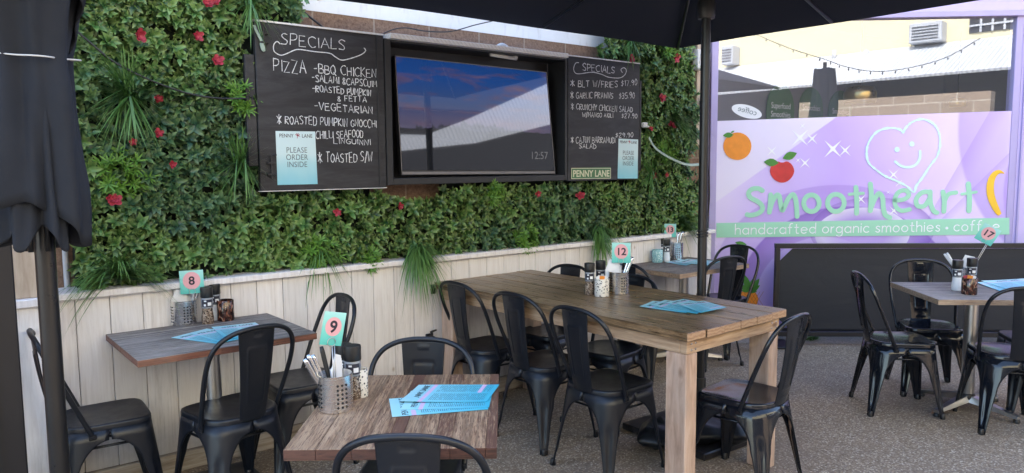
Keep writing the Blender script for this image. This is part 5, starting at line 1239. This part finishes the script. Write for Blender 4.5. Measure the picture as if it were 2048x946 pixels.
def number(p, z, num, label, cz, w=.085, h=.105, tilt=0, lean=Vector((0, 0, 0)), yaw=0.0):
    t = thing('table_number', label, 'table number', (p.x, p.y, z), face_cam(p)+yaw, 'table number cards on wire stands')
    c = Vector((lean.x, lean.y-.004, cz)); bm = NB()
    tube(bm, [(0.004, 0, .015), c+Vector((.004, .001, -h*.50))], .0018, 6); tube(bm, [(-.004, 0, .015), c+Vector((-.004, .001, -h*.50))], .0018, 6)
    mk('wire_stand', bm, M['chrome'], t, smooth=True)
    ex = Vector((math.cos(tilt), 0, math.sin(tilt))); ey = Vector((-math.sin(tilt), 0, math.cos(tilt))); rr = .0145
    bm = NB(); rc = c-ey*h*.40+Vector((0, -.006, 0)); tube(bm, [rc+ex*rr*math.cos(a*.4)+ey*rr*math.sin(a*.4) for a in range(16)], .0013, 6, closed=False); mk('clip_ring', bm, M['chrome'], t, smooth=True)
    cd = sheet('card', [c-ex*w/2-ey*h/2, c+ex*w/2-ey*h/2, c+ex*w/2+ey*h/2, c-ex*w/2+ey*h/2], .0012, (0, -1, 0), M['card'], t)
    bm = NB(); cc = c+ey*h*.06+Vector((0, -.0016, 0)); poly(bm, [cc+ex*w*.37*math.cos(a*.21)+ey*w*.40*math.sin(a*.21) for a in range(30)], .0004, NRM); mk('pink_disc', bm, M['pink'], cd)
    text_mesh(num, h*.50, M['ink'], 'numeral', cd, frame_mat(cc+Vector((0, -.0008, 0))-ey*h*.17, ex, ey), .0003, 1.0, bold=h*.012)
def napkin(p, z, label, yaw=.0, off=(0, 0), n_=4, hh=.07, ww=.07):
    t = thing('napkins', label, 'napkins', (p.x, p.y, z), face_cam(p)+yaw); bm = NB()
    for k in range(n_):
        y = off[1]+k*.0045; x = off[0]+k*.004; poly(bm, [Vector((x-ww/2, y, -.06)), Vector((x+ww/2, y, -.06)), Vector((x+ww/2+.004*k, y+.006, hh-.012*k)), Vector((x-ww/2+.02, y+.006, hh+.012-.01*k)), Vector((x-ww/2-.004, y+.003, hh*.4))], .0025, (0, 1, 0))
    o = mk('paper', bm, M['paper'], t)
def cutlery(p, z, specs, lab, hz=.05):
    for k, (dx, dy, lx_, ly_, L_, m) in enumerate(specs):
        b = Vector((p.x, p.y, z)); r_ = face_cam(p); ca, sa = math.cos(r_), math.sin(r_)
        t = thing('cutlery', lab[k], 'cutlery', b, r_, 'cutlery standing in the caddies'); bm = NB(); P = [Vector((dx-lx_*.3, dy-ly_*.3, .02)), Vector((dx+lx_*.4, dy+ly_*.4, .02+L_*.5)), Vector((dx+lx_, dy+ly_, .02+L_))]
        tube(bm, cr(P, 4), [.004, .005, .006, .0065, .007, .008, .008, .008, .006], 8, nrm=(0, 1, 0), h=.0022); mk('handle', bm, M[m], t, smooth=True)
def menu(quad, z, label, bend=0.0, dz=0.0, head=True):
    P = [onz(*q, z) for q in quad] if not isinstance(quad[0], Vector) else quad
    if len(P) == 3: P = [P[0], P[1], P[1]+(P[2]-P[0]), P[2]]
    t = thing('menu', label, 'menu', (P[0].x, P[0].y, z+dz), 0, 'pale blue menu sheets'); Q = [Vector((p.x-P[0].x, p.y-P[0].y, 0)) for p in P]
    nr = Vector((0, 0, 1)); bf = (lambda u, v: bend*((1-v)**2*(1-u)**3*1.2+.35*u**3+.12*math.sin(u*5))) if bend else None
    sheet('sheet', Q, .0009, nr, M['menu'], t, 14, 6, bf)
    if head:
        ex = (Q[1]-Q[0]); ey = Q[3]-Q[0]; h_ = ey.length; o_ = Q[0]+ex*.17+ey*.5+Vector((0, 0, .0012+bend*.45))
        text_mesh('PENNY LANE', ex.length*.10, M['ink'], 'lettering', t, frame_mat(o_, ey, -ex) if (ey.cross(-ex)).z > 0 else frame_mat(o_, -ey, -ex), .0002, .95)
# table 9
pc, _ = caddy((672, 818), Z9, 'steel cutlery caddy holding card 9 on the flaking brown table', .058, .125)
cutlery(pc, Z9+.01, ((-.03, .0, -.055, -.01, .165, 'knife'), (-.024, .006, -.047, .0, .16, 'knife'), (-.034, -.008, -.062, -.015, .155, 'knife'), (-.012, .02, -.03, .015, .18, 'rubber')), ['steel knife leaning left in the caddy of table 9', 'second steel knife leaning left in the caddy of table 9', 'lowest leaning steel knife in the caddy of table 9', 'dark handled knife upright at the back of the caddy of table 9'])
napkin(pc, Z9+.10, 'folded white paper napkins in the caddy of table 9', .9, (.018, .0), 5, .075, .05)
number(pc, Z9, '9', 'turquoise number 9 card clipped on a tall wire over the near caddy', .278, .080, .112, -.22, Vector((-.004, 0, 0)), .45)
mill((707, 795), Z9, 'large glass grinder behind the caddy of table 9', 'pepper', 1.05)
mill((690, 788), Z9, 'grinder mostly hidden behind the caddy of table 9', 'salt', 1.02)
jar((722, 792), Z9, 'mottled pot peeping out behind the grinder on table 9', 'terrazzo', .026, .10, 'sugar_pot')
z = Z9+.0022
menu([(784.4, 834), (977, 818.6), (778, 798)], z, 'lowest pale blue menu of the fan on table 9')
menu([(800, 820), (978, 815), (822, 782)], z+.002, 'middle pale blue menu of the fan on table 9')
menu([(799, 806), (974, 804), (999, 770), (837.5, 770)], z+.0042, 'top pale blue menu on table 9 with curling corner', .006)
# table 8
pc, _ = caddy((369, 648), Z8, 'steel cutlery caddy holding card 8 against the white boards', .060, .125)
napkin(pc, Z8+.10, 'white napkins standing in the caddy against the white boards, left of card 8', .3, (-.015, .0), 4, .068, .075)
cutlery(pc, Z8+.01, ((.03, .01, .055, .0, .17, 'knife'), (.024, .0, .045, .01, .165, 'knife')), ['steel knife leaning right in the caddy of table 8', 'steel fork leaning right in the caddy of table 8'])
number(pc, Z8, '8', 'pale green number 8 card above the caddy on the grey table', .215, .112, .118, .02, Vector((.045, -.01, 0)), -.1)
mill((416, 647), Z8, 'pepper grinder between the caddy and the mosaic jar on table 8', 'pepper', 1.04)
mill((431, 639), Z8, 'salt grinder standing behind the pepper grinder on table 8', 'salt', 1.04)
jar((452, 640), Z8, 'dark red mosaic glass jar on table 8', 'mosaic', .042, .106)
def amenu(px, z, rotd, label, ln=.30, wd=.21, bend=0):
    c = onz(*px, z); a = R(rotd); u = Vector((math.cos(a), math.sin(a), 0))*ln/2; v = Vector((-math.sin(a), math.cos(a), 0))*wd/2
    menu([c-u-v, c+u-v, c+u+v, c-u+v], z, label, bend)
z = Z8+.002
amenu((425, 672), z, -64, 'lowest menu of the fan on table 8, at the left'); amenu((452, 668), z+.002, -80, 'middle menu of the fan on table 8'); amenu((483, 661), z+.004, -95, 'top menu of the fan on table 8 behind the chair back', bend=.003)
# table 12
mill((1179, 589), Z12, 'pepper grinder at the left of the group on the plank table', 'pepper', 1.0); mill((1201, 583), Z12, 'second grinder behind the speckled pot on the plank table', 'pepper', 1.0)
jar((1203.6, 592), Z12, 'white speckled terrazzo sugar pot on the plank table', 'terrazzo', .041, .10, 'sugar_pot', ('fruit_orange', 'paper', 'paper'))
pc, _ = caddy((1237, 587), Z12, 'steel cutlery caddy holding card 12 on the plank table', .058, .128)
napkin(pc, Z12+.10, 'white napkins standing in the caddy on the plank table', .1, (-.035, .01), 3, .085, .07)
cutlery(pc, Z12+.01, ((.02, .0, .06, .0, .18, 'knife'), (.014, .01, .05, .01, .185, 'knife')), ['steel knife leaning right in the caddy of table 12', 'steel fork leaning right in the caddy of table 12'])
number(pc, Z12, '12', 'pale green number 12 card over the caddy on the plank table', .235, .105, .115, .0, Vector((.014, 0, 0)), -.05)
z = Z12+.003
for k, (q, lb) in enumerate((([(1279, 614), (1372, 626), (1398, 612), (1306, 602)], 'lowest pale blue menu at the left of the stack on the plank table'), ([(1300, 611), (1394, 628), (1418, 612), (1330, 600)], 'second pale blue menu in the stack on the plank table'), ([(1330, 606), (1398, 622), (1425, 610), (1367, 598)], 'third pale blue menu in the stack on the plank table'), ([(1352, 607), (1401, 626), (1453, 615), (1408, 602)], 'top pale blue menu at the right of the stack on the plank table'))): menu(q, z+.0025*k, lb, .003)
# table 13
jar((1314.6, 524), Z13, 'speckled turquoise pot on the corner table', 'teal', .043, .10, 'sugar_pot'); mill((1333, 523), Z13, 'white salt grinder on the corner table', 'salt', 1.0); mill((1321, 519), Z13, 'pepper grinder behind the turquoise pot on the corner table', 'pepper', 1.0)
pc, _ = caddy((1352, 519), Z13, 'steel cutlery caddy holding card 13 on the corner table', .056, .14)
cutlery(pc, Z13+.01, ((.01, .0, .04, .0, .2, 'knife'), (.0, .01, .02, .01, .19, 'knife')), ['steel knife leaning right in the caddy of table 13', 'steel fork in the caddy of table 13'])
number(pc, Z13, '13', 'small green number 13 card at the back of the corner table', .24, .095, .11, .0, Vector((-.05, 0, 0)), .0)
z = Z13+.003
menu([(1331, 525), (1372, 531), (1400, 523), (1362, 519)], z, 'left pale blue menu on the corner table', .003); menu([(1350, 525), (1420, 531), (1440, 523), (1375, 518)], z+.003, 'right pale blue menu on the corner table behind the pole', .003)
# table 17
mill((1913, 580), Z17, 'white salt grinder on the pale table at the right', 'salt', 1.05); mill((1942, 575), Z17, 'grinder behind the dark jar on the pale table at the right', 'pepper', 1.05)
jar((1938, 588), Z17, 'dark mosaic sugar jar on the pale table at the right', 'mosaic', .043, .10, 'glass_jar', ('fruit_orange', 'petal', 'paper'))
pc, _ = caddy((1928, 570), Z17, 'steel caddy hidden behind the grinders on table 17', .055, .12)
napkin(pc, Z17+.10, 'white napkins standing behind the grinders on table 17', .0, (.015, .0), 3, .085, .075)
cutlery(pc, Z17+.01, ((-.02, .0, -.085, .0, .175, 'paper'), (-.02, .01, -.10, .01, .165, 'paper')), ['white handled knife leaning left on table 17', 'second white handled knife leaning left on table 17'])
number(pc, Z17, '17', 'green number 17 card tilting to the right above table 17', .335, .105, .115, -.50, Vector((.115, 0, 0)), .0)
z = Z17+.003
menu([(1953, 566), (2003, 583), (2090, 578), (2044, 560)], z, 'lower pale blue menu on table 17 at the right edge', .004); menu([(1962, 563), (2022, 580), (2098, 572), (2052, 557)], z+.003, 'upper pale blue menu on table 17 at the right edge', .004)

# small litter
bm = NB(); c = onz(1868, 826); V_ = [c+Vector((a*.03*math.cos(q), a*.018*math.sin(q), .004+.006*math.sin(q*2))) for a, q in ((1, 0), (1.1, 1), (.9, 2), (1.2, 3), (.8, 4), (1, 5.2))]
poly(bm, V_, .0012, (0, 0, 1)); tag(mk('dry_leaf', bm, M['leaf_litter']), 'dry fallen leaf on the ground beside table 17', 'leaf')
rs = random.Random(8); bm = NB()
V.clear(); F.clear(); C.clear()
c0 = onz(1625, 680)
for k in range(60): blade(Vector((c0.x+rs.uniform(-.07, .07), c0.y+rs.uniform(-.02, .04), 0)), Vector((rs.uniform(-.8, .8), rs.uniform(-.8, .2), rs.uniform(.5, 1))), rs.uniform(.05, .09), .006, .5, rs.random())
o = leafmesh('weed', M['bright'], None); tag(o, 'small green weed growing at the foot of the black screen', 'weed')
